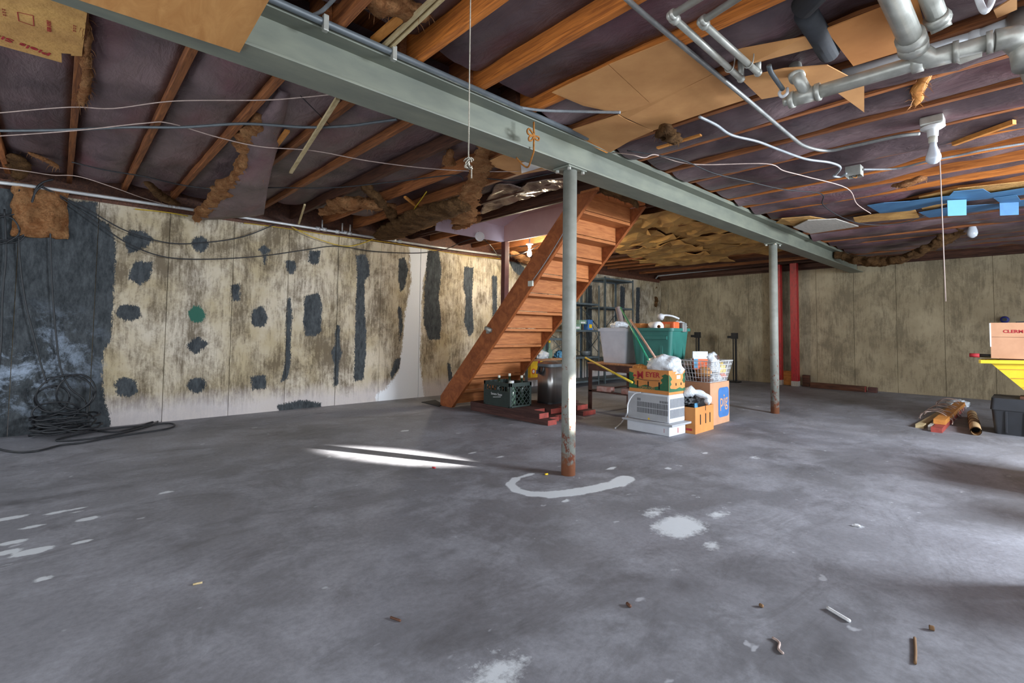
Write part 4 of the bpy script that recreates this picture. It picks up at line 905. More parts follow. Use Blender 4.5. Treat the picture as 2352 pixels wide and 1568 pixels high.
pipe('foam_pipe', 'black foam insulated pipe coming down at the upper right', [onz(1842, 18, 2.40)+(onz(1880, -30, 2.42)-onz(1842, 18, 2.40))*4*np.array((1, 1, .2)), onz(1842, 18, 2.40)], .05, 'blackfoam')
pipe('foam_pipe', 'thick black foam sleeve angled down beside tan cardboard', [onz(1850, 30, 2.40), onz(1905, 122, 2.40)], .046, 'blackfoam')
pipe('plastic_pipe', 'pale plastic pipe behind the main drain line', [onz(1935, 172, 2.40), onz(2240, 84, 2.40), onz(2340, 46, 2.40)], .028, 'pvc')
hk = onz(2262, 15, 2.36)
cable('pipe_hanger', Z([(2245, -12, 2.42), (2252, 10, 2.38), (2262, 26, 2.34), (2274, 12, 2.38), (2282, -12, 2.42)]), .012, 'pvc', 'white u-shaped pipe hanger at the top right corner', 'hanger')
cable('pipe_hook', Z([(1795, 205, 2.33), (1790, 215, 2.30), (1797, 222, 2.28), (1808, 214, 2.29), (1808, 203, 2.33)]), .008, 'pvc', 'white plastic pipe hook by the drain clean-out plug', 'hook')
sheet('metal_plate', [(2188, 140, 2.40), (2205, 148, 2.40), (2256, 130, 2.40), (2255, 117, 2.40)], .01, 'galv', 'worn metal plate under the drain line', 'plate')
cable('short_pipe', Z([(1766, 150, 2.38), (1772, 168, 2.36), (1798, 205, 2.32)]), .012, 'darkconduit', 'short dark pipe beside the drain clean-out', 'pipe', sub=3)

# ------------------------------------------------------------------ planks under the stairs
def plank(x0, x1, ya, yb, z0, z1, label, skew=0.0, mat='redplank'):
    t_ = thing('wood_plank', label, 'plank', ((x0+x1)/2, (ya+yb)/2, z0), skew, 'red-brown planks stacked under the stairs')
    hx, hy, h = (x1-x0)/2, (yb-ya)/2, z1-z0
    MB().bbox((-hx, -hy+.004, 0), (hx, hy, h), .003).build('board', mat, t_)
    MB().bbox((-hx+.001, -hy, .001), (hx-.001, -hy+.004, h-.001), .001).build('painted_end', 'redend', t_); return t_
PL = [(3.88, 4.02, 3.60, 4.93, 0, .055, 'bottom front plank with the crate above it and its end nearest the column'),
      (4.03, 4.19, 3.72, 4.93, 0, .055, 'second bottom plank showing a red end behind the front plank'),
      (4.20, 4.38, 3.78, 4.72, 0, .055, 'bottom plank with the brightest red end'), (4.42, 4.62, 3.84, 4.52, 0, .055, 'bottom plank hidden mostly under the steel can'),
      (4.66, 4.9, 3.75, 4.40, 0, .055, 'bottom plank just right of the near column, beside the bench leg'),
      (3.87, 4.02, 3.72, 4.93, .057, .115, 'top front plank edged along the floor under the crate'), (4.03, 4.2, 3.95, 4.93, .057, .115, 'top plank directly under the crate middle'),
      (4.21, 4.40, 3.86, 4.72, .057, .115, 'top plank between the crate and the steel can'), (4.41, 4.64, 3.93, 4.52, .057, .115, 'top plank carrying the steel can'),
      (4.66, 4.86, 3.84, 4.40, .057, .115, 'top plank right of the can with a squared end')]
for x0, x1, ya, yb, z0, z1, l in PL: plank(x0, x1, ya, yb, z0, z1, l)
tag(MB().bbox((4.68, 3.95, .116), (4.82, 4.4, .15), .003).build('wood_block', 'redplank'), 'short brown board lying on the planks beside the near column', 'wood')
tag(MB().poly([onz(*p) for p in ((968, 924), (1008, 934), (1018, 929), (1000, 919))], .008).build('floor_mat', 'mat'), 'small dark rubber mat at the foot of the stairs', 'mat')

# ------------------------------------------------------------------ crate of bottles
cx, cy, cz = 4.045, 4.43, .116
cr = thing('bottle_crate', 'dark green plastic crate of bottles standing on the planks under the stairs', 'crate', (cx, cy, cz))
hx, hy, H = .175, .24, .285
MB().bbox((-hx, -hy, 0), (hx, hy, .02), .004).build('base', 'crate', cr)
rm = MB()
for sx in (-1, 1): rm.bbox((sx*hx-.012 if sx > 0 else -hx, -hy, H-.045), (hx if sx > 0 else -hx+.012, hy, H), .003)
for sy in (-1, 1): rm.bbox((-hx, hy-.012 if sy > 0 else -hy, H-.045), (hx, hy if sy > 0 else -hy+.012, H), .003)
rm.build('rim', 'crate', cr)
for sx in (-1, 1):
    for sy in (-1, 1): MB().bbox((sx*hx-(.03 if sx > 0 else 0), sy*hy-(.03 if sy > 0 else 0), .0), (sx*hx+(0 if sx > 0 else .03), sy*hy+(0 if sy > 0 else .03), H), .003).build('corner_post', 'crate', cr)
for sx in (-1, 1):
    x = sx*(hx-.006); s_ = MB(); s_.box((x-.004, -hy+.03, .02), (x+.004, hy-.03, H-.10))
    for k in range(9):
        y = -hy+.05+k*.0475; s_.box((x-.004, y, H-.10), (x+.004, y+.012, H-.04))
    for k in range(6): s_.box((x-.0065, -hy+.03, .03+k*.028), (x+.0065, hy-.03, .035+k*.028))
    s_.build('side_wall', 'crate', cr)
for sy in (-1, 1):
    y = sy*(hy-.006); s_ = MB()
    for k in range(-4, 5):
        for d in (-1, 1):
            a = np.array([k*.062-.1*d, y, .02]); b = np.array([k*.062+.1*d, y, H-.045])
            lo_, hi_ = -hx+.03, hx-.03
            def clip(a, b):
                t0, t1 = 0., 1.; dx = b[0]-a[0]
                for lim, sg_ in ((lo_, 1), (hi_, -1)):
                    fa, fb_ = sg_*(a[0]-lim), sg_*(b[0]-lim)
                    if fa < 0 and fb_ < 0: return None
                    if fa < 0: t0 = max(t0, fa/(fa-fb_))
                    if fb_ < 0: t1 = min(t1, fa/(fa-fb_))
                return (a+(b-a)*t0, a+(b-a)*t1) if t1 > t0 else None
            c_ = clip(a, b)
            if c_: s_.bar(c_[0], c_[1], .008, .007, (0, 1, 0))
    s_.build('lattice_wall', 'crate', cr)
text_part('white_script', 'Seven Seas', cr, 'whiteprint', .042, (-hx-.001, -.0, .14), (0, -1, 0), (0, .05, 1), .001, sx=1.1)
sw_ = MB(); sw_.bar((-hx-.002, .06, .10), (-hx-.002, -.08, .115), .002, .006); sw_.build('script_swash', 'whiteprint', cr)
def bottle(x, y, label, h=.33, r=.034, mat='glass_green', capm='cap'):
    b_ = thing('bottle', label, 'bottle', (x, y, cz+.021), 0, 'bottles in the green crate')
    MB().lathe([(r*.9, 0), (r, .012), (r, h*.52), (r*.8, h*.62), (.016, h*.74), (.0145, h*.93)], n=16).build('body', mat, b_, True)
    MB().lathe([(.0165, h*.92), (.017, h*1.0), (.012, h*1.01)], n=12).build('bottle_cap', capm, b_, True)
bottle(3.97, 4.50, 'green bottle with pale cap leftmost in the crate'); bottle(4.05, 4.40, 'tallest green bottle with white cap in the middle of the crate', .355)
bottle(4.14, 4.28, 'green bottle with pale cap at the right of the crate', .335); bottle(3.93, 4.25, 'short capped bottle at the near crate corner', .275, .03, 'glass_pale')
bottle(4.14, 4.45, 'dark capless-looking bottle at the back of the crate', .27, .034, 'glass_green', 'black')
jg = thing('glass_jug', 'pale green jug with wide white lid behind the crate lattice', 'jug', (4.10, 4.265-.0, cz+.021), 0, 'bottles in the green crate'); jg.location = (4.06, 4.275, cz+.021); jg['label'] = 'pale green glass jug seen through the crate lattice'
MB().lathe([(.05, 0), (.055, .02), (.055, .15), (.03, .2), (.026, .235)], n=18).build('body', 'glass_pale', jg, True); MB().lathe([(.03, .23), (.031, .275), (.026, .277)], n=14).build('lid', 'pvc', jg, True)
jg.location = (4.175, 4.235-.0, cz+.021); jg.location = (4.02, 4.33, cz+.021)

# ------------------------------------------------------------------ stainless can, low shelf, detergent
can = thing('step_bin', 'brushed stainless lidded bin with a bag clip, standing on the planks', 'bin', (4.60, 4.215, .116))
def rrect(hx, hy, r, n=5):
    P = []
    for cx_, cy_, a0 in ((hx-r, hy-r, 0), (-hx+r, hy-r, 90), (-hx+r, -hy+r, 180), (hx-r, -hy+r, 270)):
        for k in range(n+1): a = math.radians(a0+90*k/n); P.append((cx_+r*math.cos(a), cy_+r*math.sin(a)))
    return P
def prism(mb, prof, z0, z1, s1=1.0): 
    k = len(prof); mb.add([(x, y, z0) for x, y in prof]+[(x*s1, y*s1, z1) for x, y in prof], [tuple(range(k))[::-1], tuple(range(k, 2*k))]+[(i, (i+1) % k, k+(i+1) % k, k+i) for i in range(k)]); return mb
rr_ = rrect(.155, .125, .055)
prism(MB(), rr_, .02, .455).build('body', 'stainless', can, True); prism(MB(), [(x*1.01, y*1.01) for x, y in rr_], 0, .02).build('foot_ring', 'black', can)
prism(MB(), [(x*1.02, y*1.02) for x, y in rr_], .455, .49).build('rim', 'darkconduit', can); prism(MB(), rr_, .49, .52, .55).build('lid', 'stainless', can)
MB().tube([(-.159, .07, .45), (-.17, .07, .40), (-.17, .03, .37), (-.17, -.01, .40), (-.159, -.01, .45)], .014, 8, sub=4).build('clip', 'black', can, True)
def shelving(name, label, x0, x1, y0, y1, H_, zs, post='angle', mat='shelfsteel', top=None, braces=True, wood=()):
    t_ = thing(name, label, 'shelving', ((x0+x1)/2, (y0+y1)/2, 0)); hx, hy = (x1-x0)/2, (y1-y0)/2
    for sx in (-1, 1):
        for sy in (-1, 1):
            p_ = MB(); x, y = sx*hx, sy*hy; p_.box((min(x, x-sx*.035), min(y, y-sy*.003), 0), (max(x, x-sx*.035), max(y, y-sy*.003), H_)); p_.box((min(x, x-sx*.003), min(y, y-sy*.035), 0), (max(x, x-sx*.003), max(y, y-sy*.035), H_)); p_.build('upright', mat, t_)
    for z in zs:
        s_ = MB(); s_.box((-hx+.004, -hy+.004, z-.003), (hx-.004, hy-.004, z)); s_.box((-hx+.004, -hy+.002, z-.035), (hx-.004, -hy+.005, z)); s_.box((-hx+.004, hy-.005, z-.035), (hx-.004, hy-.002, z)); s_.box((-hx+.002, -hy+.004, z-.035), (-hx+.005, hy-.004, z)); s_.box((hx-.005, -hy+.004, z-.035), (hx-.002, hy-.004, z))
        s_.build('shelf', 'benchtop' if z in wood else mat, t_)
    if braces:
        for (za, zb) in braces:
            for d in (-1, 1): b_ = MB(); b_.bar((-hx*d, hy-.003, za), (hx*d, hy-.003, zb), .004, .02, (0, 1, 0)); b_.build('brace', mat, t_)
            for sx in (-1, 1): b_ = MB(); b_.bar((sx*(hx-.003), -hy, za), (sx*(hx-.003), hy, zb), .02, .003); b_.build('brace', mat, t_)
    return t_
sh1 = shelving('low_shelf', 'low wooden topped shelf holding green bottles behind the steel bin', 5.52, 6.46, 5.60, 6.05, 1.15, [.26, .56, .90], wood=(.56, .26), braces=())
sh2 = shelving('steel_shelving', 'grey steel shelving unit nearer the stairs against the left wall', 6.72, 7.72, 5.82, 6.28, 1.92, [.10, .55, 1.05, 1.56], braces=((.6, 1.0), (1.1, 1.5)))
sh3 = shelving('steel_shelving', 'taller grey steel shelving unit nearest the far corner', 7.92, 8.92, 5.84, 6.30, 2.12, [.10, .50, 1.52, 2.10], braces=((.6, 1.4),))
fb_ = thing('detergent_box', 'yellow detergent carton with blue printing on the low shelf', 'carton', (5.78, 5.67, .26))
MB().bbox((-.14, -.05, 0), (.14, .05, .30), .004).build('carton_body', 'yellow', fb_)
MB().poly([(-.02, -.0515, .06), (.12, -.0515, .06), (.12, -.0515, .12), (-.02, -.0515, .12)], .001, (0, -1, 0)).build('print_block', 'navy', fb_)
MB().lathe([(.045, -.0012), (.045, .0005)], (-.08, -.051, .10), 16, 'y').build('print_disc', 'orangeprint', fb_); MB().lathe([(.026, -.002), (.026, .0005)], (-.08, -.051, .10), 14, 'y').build('print_centre', 'whiteprint', fb_)
MB().lathe([(.03, -.0012), (.03, .0005)], (.05, -.051, .24), 14, 'y').build('print_disc', 'redprint', fb_)
for i_, (x, l) in enumerate(((6.02, 'pale green squat bottle on the low shelf, left of the pair'), (6.16, 'pale green bottle with yellow cap on the low shelf, right of the pair'))):
    b_ = thing('cleaner_bottle', l, 'bottle', (x, 5.70, .56)); h = (.20, .23)[i_]
    prism(MB(), rrect(.055, .035, .02), 0, h*.62).build('body', 'greenp' if 'greenp' in M else 'glass_pale', b_, True)
    MB().lathe([(.035, h*.6), (.018, h*.72), (.018, h*1.15)], n=12).build('neck', 'glass_pale', b_, True); MB().lathe([(.02, h*1.13), (.02, h*1.3), (.016, h*1.31)], n=12).build('bottle_cap', ('black', 'yellow')[i_], b_, True)
lm = lump(.13, .07, .08, 4, .3); o = lm.build('white_rag', 'bag', None, True); o.location = (5.92, 5.66, .56); tag(o, 'crumpled white rag beside the green bottles', 'cloth')
o = lump(.10, .07, .07, 5, .3).build('blue_rag', 'bluecard', None, True); o.location = (6.46, 5.72, .56); tag(o, 'pale blue crumpled cloth at the right of the low shelf', 'cloth')
for i_, (x, z, sx, sz, mt, l) in enumerate([(7.12, 1.05, .26, .11, 'glass_pale', 'pale green packet lying on the steel shelf, lower one'), (7.30, 1.16, .22, .08, 'glass_pale', 'pale green packet resting on the lower packet'), (7.53, 1.05, .14, .20, 'blueprint', 'blue carton with yellow label beside the green packets')]):
    t_ = thing('packet', l, 'packet', (x, 5.95, z)); MB().bbox((-sx/2, -.06, 0), (sx/2, .06, sz), .012).build('wrapper', mt, t_)
    MB().box((-sx*.3, -.0615, sz*.2), (sx*.3, -.06, sz*.55)).build('paper_label', ('whiteprint', 'whiteprint', 'yellow')[i_], t_)
o = MB().lathe([(.05, 0), (.09, .03), (.1, .09), (.095, .1)], n=16).build('metal_bowl', 'darkconduit', None, True); o.location = (7.45, 5.95, .55); tag(o, 'dark round bowl on the middle steel shelf', 'bowl')

# ------------------------------------------------------------------ bench with bins
bx0, bx1, by0, by1, bz = 5.03, 5.95, 2.86, 3.97, .62
be = thing('steel_bench', 'brown steel bench with a board top behind the stacked boxes', 'bench', ((bx0+bx1)/2, (by0+by1)/2, 0)); hx, hy = (bx1-bx0)/2, (by1-by0)/2
for sx in (-1, 1):
    for sy in (-1, 1):
        l_ = MB(); x, y = sx*hx, sy*hy; l_.box((min(x, x-sx*.06), min(y, y-sy*.006), 0), (max(x, x-sx*.06), max(y, y-sy*.006), bz-.02)); l_.box((min(x, x-sx*.006), min(y, y-sy*.06), 0), (max(x, x-sx*.006), max(y, y-sy*.06), bz-.02)); l_.build('leg', 'benchsteel', be)
for sx in (-1, 1): MB().box((sx*hx-.004, -hy, bz-.1), (sx*hx+.004, hy, bz-.018)).build('apron', 'benchsteel', be); MB().box((sx*(hx-.02)-.02, -hy+.01, .25), (sx*(hx-.02)+.02, hy-.01, .268)).build('lower_rail', 'benchsteel', be)
for sy in (-1, 1): MB().box((-hx, sy*hy-.004, bz-.1), (hx, sy*hy+.004, bz-.018)).build('apron', 'benchsteel', be); MB().box((-hx+.01, sy*(hy-.02)-.02, .25), (hx-.01, sy*(hy-.02)+.02, .268)).build('lower_rail', 'benchsteel', be)
MB().bbox((-hx-.01, -hy-.01, bz-.018), (hx+.01, hy+.01, bz), .004).build('board_top', 'benchtop', be)
br = thing('brick', 'red brick on the lower bench rail nearest the bench leg', 'brick', (5.06, 3.72, .268), .12, 'bricks on the bench rail')
MB().bbox((-.048, -.10, 0), (.048, .10, .062), .006).build('brick_body', 'brick', br)
dup(br, (5.06, 3.36, .268), -.1, 'red brick on the lower bench rail beside the printed carton')
def tub(name, label, loc, rz, bx, by, tx, ty, h, mat, rim=.02, lidded=False):
    t_ = thing(name, label, 'bin', loc, rz); mb = MB(); k = 4*6; pr = rrect(.5, .5, .08)
    def ring(sx, sy, z): return [(x*2*sx, y*2*sy, z) for x, y in pr]
    R0, R1 = ring(bx/2, by/2, 0), ring(tx/2, ty/2, h); I1, I0 = ring(tx/2-.006, ty/2-.006, h), ring(bx/2-.006, by/2-.006, .01); n = len(pr)
    mb.add(R0+R1+I1+I0, [tuple(range(n))[::-1]]+[(a*n+i, a*n+(i+1) % n, (a+1)*n+(i+1) % n, (a+1)*n+i) for a in range(3) for i in range(n)]+[tuple(3*n+i for i in range(n))])
    mb.build('tub_body', mat, t_)
    rb = MB(); O = ring(tx/2+rim, ty/2+rim, h-.03); O2 = ring(tx/2+rim, ty/2+rim, h+.004); In = ring(tx/2-.004, ty/2-.004, h+.004); I2 = ring(tx/2-.001, ty/2-.001, h-.03)
    rb.add(O+O2+In+I2, [(a*n+i, a*n+(i+1) % n, ((a+1) % 4)*n+(i+1) % n, ((a+1) % 4)*n+i) for a in range(4) for i in range(n)]); rb.build('rim', mat, t_)
    return t_
tote = tub('storage_tote', 'teal plastic storage tote full of oddments on the bench', (5.36, 3.14, bz), .10, .42, .44, .50, .52, .44, 'tote')
for y in (-.12, .12): MB().bbox((-.232, y-.02, .02), (-.222, y+.02, .33), .004).build('rib', 'tote', tote)
for x in (-.13, .13): MB().bbox((x-.02, -.245, .02), (x+.02, -.232, .33), .004).build('rib', 'tote', tote)
MB().bbox((-.255, -.2, .31), (-.235, .2, .35), .004).build('ledge', 'tote', tote)
gb = tub('grey_bin', 'tall grey translucent bin at the left end of the bench', (5.36, 3.70, bz), .05, .32, .33, .40, .42, .43, 'bin', .015)
MB().bbox((-.19, -.19, .434), (.19, .19, .446), .005).build('lid', 'bin', gb)
o = lump(.12, .09, .05, 8, .2).build('folded_film', 'bag', None, True); o.location = (5.36, 3.72, bz+.447); tag(o, 'pale crumpled film lying on the grey bin lid', 'film')
TZ = bz+.40
o = MB(); o.bbox((-.09, -.05, 0), (.09, .05, .10), .004); o = o.build('small_carton', 'card_orange', None); o.location = (5.25, 3.33, TZ); tag(o, 'small tan carton in the tote left of the paper roll', 'carton')
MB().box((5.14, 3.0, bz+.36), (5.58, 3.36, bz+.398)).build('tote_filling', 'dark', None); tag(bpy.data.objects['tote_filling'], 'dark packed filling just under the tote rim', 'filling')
rl = thing('paper_roll', 'white paper roll lying end-on in the teal tote', 'paper roll', (5.26, 3.14, TZ+.06), math.radians(-42))
rb_ = MB(); rb_.lathe([(.02, -.12), (.06, -.12), (.06, .12), (.02, .12), (.02, -.12)], n=22, axis='x', caps=False); rb_.build('roll', 'whiteprint', rl, True)
MB().lathe([(.019, -.119), (.021, -.121), (.021, .119), (.017, .119), (.017, -.119)], n=18, axis='x', caps=False).build('cardboard_core', 'card', rl, True)
rl.rotation_euler = (0, 0, math.radians(50)); 
og = thing('orange_package', 'bright orange package with a tan label in the tote', 'package', (5.32, 2.98, TZ), -.1)
MB().bbox((-.06, -.09, 0), (.06, .09, .12), .02).build('wrapper', 'orangeprint', og); MB().box((-.0615, -.04, .02), (-.06, .03, .09)).build('paper_label', 'card', og)
o = MB().bbox((-.05, -.07, 0), (.05, .07, .11), .012).build('grey_package', 'conduit', None); o.location = (5.45, 2.93, TZ-.0); tag(o, 'grey wrapped package at the right of the orange package', 'package')
o = lump(.10, .08, .075, 15, .3).build('shopping_bag', 'bag', None, True); o.location = (5.54, 3.0, TZ); tag(o, 'white shopping bag with red print drooping at the tote right end', 'bag'); 
pr_ = MB().lathe([(.022, -.002), (.022, .002)], (0, 0, 0), 12, 'y'); q_ = pr_.build('red_print', 'redprint', o); q_.location = (.01, -.078, .05)
o = MB().tube([(0, 0, .0), (.05, -.05, .04), (.12, -.12, .03), (.2, -.16, 0)], [.02, .045, .04, .012], 10, sub=3).build('film_loop', 'clearbag', None, True); o.location = (5.48, 3.1, TZ+.14); tag(o, 'clear film strip curling over the top of the tote contents', 'film')
rt = thing('roller_tube', 'grey-brown cardboard tube leaning up out of the grey bin', 'tube', (5.30, 3.50, TZ+.03))
qa, qb = atd(1430, 752, 6.35)-WL(rt), atd(1419, 706, 6.45)-WL(rt); tb = MB(); dq = (qb-qa)/np.linalg.norm(qb-qa)
tb.tube([qa, qb], .036, 16, caps=False); tb.tube([qb, qa], .030, 16, caps=False); tb.build('tube_wall', 'roller', rt, True)
MB().tube([qa, qa+dq*.005], .035, 16).build('tube_end', 'dark', rt)
# handles
def rod(name, a, b, r, mat, label, extra=None):
    t_ = thing(name, label, 'handle', a); MB().tube([A3(a)*0, A3(b)-A3(a)], r, 10).build('shaft', mat, t_, True)
    MB().tube([A3(b)-A3(a), (A3(b)-A3(a))*1.012], r*1.12, 10).build('end_cap', extra or mat, t_, True); return t_
rod('broom_handle', atd(1489, 826, 4.95), atd(1426, 708, 6.1), .011, 'broomgreen', 'green broom handle slanting up across the teal tote')
rod('wooden_handle', atd(1504, 820, 4.90), atd(1449, 736, 5.6), .012, 'broomwood', 'pinkish wooden handle parallel with the green broom handle')
rod('yellow_pole', atd(1452, 878, 4.95), atd(1346, 822, 6.1), .012, 'yellowstick', 'yellow pole slanting from the bench end down to the printed carton')

# ------------------------------------------------------------------ air conditioner stack
ac = thing('air_conditioner', 'white window air conditioner housing standing on the floor under the printed carton', 'air conditioner', (4.545, 2.71, 0), -.03)
ax, ay, ah = .15, .245, .40
MB().bbox((-ax, -ay, 0), (ax, ay, .105), .006).build('base_pan', 'acwhite', ac)
MB().bbox((-ax-.05, -ay-.06, .105), (ax+.03, ay+.03, .125), .003).build('mounting_flange', 'acgrey', ac)
bm = bmesh.new(); bmesh.ops.create_cube(bm, size=1)
MB().bbox((-ax+.003, -ay+.003, .125), (ax-.003, ay-.003, ah), .02).bm(bm).build('cabinet', 'acwhite', ac) if False else MB().bbox((-ax+.003, -ay+.003, .125), (ax-.003, ay-.003, ah), .014).build('cabinet', 'acwhite', ac)
MB().box((-ax+.0015, -ay+.02, .135), (-ax+.003, ay-.01, ah-.02)).build('grey_side', 'acgrey', ac)
def slots(face, u0, u1, z0, z1, n, name):
    d_ = MB(); s_ = MB()
    for i in range(n):
        u = u0+(u1-u0)*i/(n-1); w_ = (u1-u0)/(n-1)*.2
        if face == 'x': d_.box((-ax+.0005, u-w_, z0), (-ax+.002, u+w_, z1))
        else: d_.box((u-w_, -ay+.0015, z0), (u+w_, -ay+.0035, z1))
    d_.build(name, 'dark', ac)
slots('x', -.225, .12, .195, .245, 34, 'slot_row'); slots('x', -.225, .12, .253, .305, 34, 'slot_row'); slots('x', .085, .12, .313, .34, 5, 'slot_row'); slots('x', -.225, -.14, .313, .335, 10, 'slot_row')
slots('y', -.13, .13, .17, .255, 22, 'slot_row'); slots('y', -.13, .13, .27, .36, 22, 'slot_row')
MB().poly([(-ax+.001, .0, .135), (-ax+.001, -.03, .135), (-ax+.001, -.015, .158)], .001, (-1, 0, 0)).build('warning_label', 'yellow', ac)
MB().box((-ax-.001, -.19, .03), (-ax+.002, -.186, .07)).build('red_mark', 'redprint', ac)
MB().box((.0, -ay-.001, .02), (.012, -ay+.001, .07)).build('red_mark', 'redprint', ac)
cable('power_cord', [onz(1472, 901, .40), atd(1456, 905, 5.0), atd(1443, 925, 5.02), atd(1440, 950, 5.0), onz(1428, 970, .02), onz(1413, 983, .008)], .007, 'pvc', 'white power cord curling from the air conditioner to the floor', 'cord')
def carton(name, label, loc, rz, sx, sy, h, mat, open_=True, cat='box'):
    t_ = thing(name, label, cat, loc, rz); hx, hy, w_ = sx/2, sy/2, .005
    MB().box((-hx, -hy, 0), (hx, hy, .006)).build('bottom', mat, t_)
    for nm, lo, hi in (('front_wall', (-hx, -hy, .006), (hx, -hy+w_, h)), ('back_wall', (-hx, hy-w_, .006), (hx, hy, h)), ('side_wall', (-hx, -hy+w_, .006), (-hx+w_, hy-w_, h)), ('side_wall', (hx-w_, -hy+w_, .006), (hx, hy-w_, h))):
        MB().box(lo, hi).build(nm, mat, t_)
    if not open_:
        for s_ in (-1, 1): MB().box((min(0, s_*hx)+.002, -hy, h), (max(0, s_*hx)-.002, hy, h+.004)).build('top_flap', mat, t_)
    return t_
# printed tomato carton: left face towards -x, right face towards -y
mz = ah+.001
mc = carton('tomato_carton', 'orange and green printed tomato carton on top of the air conditioner', (4.545, 2.70, mz), -.03, .30, .46, .235, 'card_orange')
fxm = -.15-.0008
def lp(name, pts, mat, off=0.0): return MB().poly([(fxm-off, y, z) for y, z in pts], .0007, (-1, 0, 0)).build(name, mat, mc)
lp('green_print', [(.229, .20), (.175, .19), (.185, .16), (.165, .14), (.18, .12), (.16, .10), (.1, .075), (.05, .09), (0, .08), (-.06, .095), (-.12, .085), (-.16, .11), (-.14, .14), (-.17, .165), (-.15, .18), (-.19, .20), (-.229, .19), (-.229, .035), (.229, .035)], 'greenprint')
lp('orange_field', [(.165, .075), (.15, .12), (.1, .11), (.03, .125), (-.04, .11), (-.1, .12), (-.13, .10), (-.12, .075), (-.05, .06), (.03, .08), (.1, .06)], 'card_orange', .001)
text_part('red_lettering', 'M', mc, 'redprint', .105, (fxm, .095, .170), (0, -1, 0), (0, 0, 1), .002, bold=.002)
text_part('red_lettering', 'EYER', mc, 'redprint', .07, (fxm, -.05, .182), (0, -1, 0), (0, 0, 1), .002, sx=1.05, bold=.0015)
text_part('pale_lettering', 'TOMATOES', mc, 'card', .035, (fxm, .02, .048), (0, -1, 0), (0, 0, 1), .003, sx=1.05)
lp('red_tomato', [(.18, .165), (.165, .175), (.15, .175), (.138, .165), (.14, .155), (.18, .155)], 'redprint', .001); lp('brown_line', [(.14, .14), (.05, .128), (-.13, .132), (-.13, .127), (.05, .122), (.14, .132)], 'brownprint', .0015)
for y in (.125, .0, -.125): MB().box((fxm-.003, y-.007, .045), (fxm+.001, y+.007, .115)).build('vent_slot', 'dark', mc)
def rp_(name, pts, mat, off=0.0): return MB().poly([(x, -.23-.0008-off, z) for x, z in pts], .0007, (0, -1, 0)).build(name, mat, mc)
rp_('green_print', [(-.148, .20), (-.11, .17), (-.09, .15), (-.12, .13), (-.1, .10), (-.13, .08), (-.12, .06), (-.02, .05), (.05, .065), (.1, .05), (.148, .06), (.148, .025), (-.148, .025)], 'greenprint'); rp_('green_print', [(.148, .21), (.11, .19), (.12, .16), (.1, .13), (.13, .10), (.148, .11)], 'greenprint')
rp_('white_label', [(-.01, .15), (.06, .15), (.06, .185), (-.01, .185)], 'whiteprint', .001)
for x in (-.02, .075): MB().box((x-.006, -.2335, .085), (x+.006, -.2295, .11)).build('vent_slot', 'dark', mc)
o = lump(.115, .17, .11, 21, .2, 2.0).build('plastic_bag', 'bag', None, True); o.location = (4.565, 2.62, mz+.20); tag(o, 'crumpled white plastic bag bulging out of the printed tomato carton', 'bag')
o = lump(.04, .07, .04, 22, .2).build('golden_pouch', 'orangestick', None, True); o.location = (4.45, 2.84, mz+.21); tag(o, 'golden pouch peeping out at the left of the plastic bag', 'pouch')
sb = carton('slotted_carton', 'small orange carton with four dark slots on the floor right of the air conditioner', (4.905, 2.46, 0), .02, .42, .19, .262, 'card_orange')
for x in (-.10, .02, .12): MB().box((x-.008, -.098, .085), (x+.008, -.0945, .185)).build('vent_slot', 'dark', sb)
MB().box((.012, -.098, .215), (.02, -.0945, .262)).build('vent_slot', 'dark', sb); MB().box((-.215, -.06, .03), (-.21, .0, .05)).build('red_mark', 'redprint', sb)
o = MB().bbox((-.13, -.05, 0), (.17, .05, .10), .03).build('black_case', 'black', None); o.location = (4.92, 2.46, .21); o.rotation_euler = (0, -.12, .1); tag(o, 'black soft case sitting in the slotted carton', 'case')
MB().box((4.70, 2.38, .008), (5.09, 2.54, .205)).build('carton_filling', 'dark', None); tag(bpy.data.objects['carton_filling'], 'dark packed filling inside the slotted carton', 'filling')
o = lump(.12, .06, .06, 31, .25).build('black_bag', 'blackbag', None, True); o.location = (4.82, 2.47, .28); tag(o, 'shiny black bag over the black case', 'bag')
o = MB().box((-.03, -.004, 0), (.03, .004, .06)).build('blue_card', 'bluecard', None); o.location = (4.735, 2.372, .245); tag(o, 'small pale blue card sticking up at the left of the slotted carton', 'card')
sbg = MB(); pts = [atd(1570, 905, 4.98), atd(1590, 900, 4.96), atd(1610, 905, 4.93), atd(1628, 915, 4.9), atd(1622, 925, 4.88)]
sbg.tube(pts, [.03, .05, .055, .06, .03], 12, sub=3); vv = [A3(p)+.012*np.array([fb(A3(p), 14), fb(A3(p)+3, 14), fb(A3(p)+7, 14)]) for p in sbg.v]; sbg.v = [tuple(p) for p in vv]
tag(sbg.build('white_sack', 'bag', None, True), 'crumpled white sack draped over the black bag by the large carton', 'bag')
pg = carton('moving_carton', 'large tan carton with a blue printed shield under the wire basket', (5.47, 2.66, 0), .02, .50, .40, .46, 'card_pale', False)
sh_ = rrect(.14, .165, .05); MB().poly([(x+.095, -.2012, z+.235) for x, z in sh_], .0008, (0, -1, 0)).build('blue_shield', 'blueprint', pg)
text_part('cut_out_lettering', 'pig', pg, 'card_pale', .2, (.095, -.2012, .25), (1, 0, 0), (0, 0, 1), .002, sx=.92, bold=.0015)
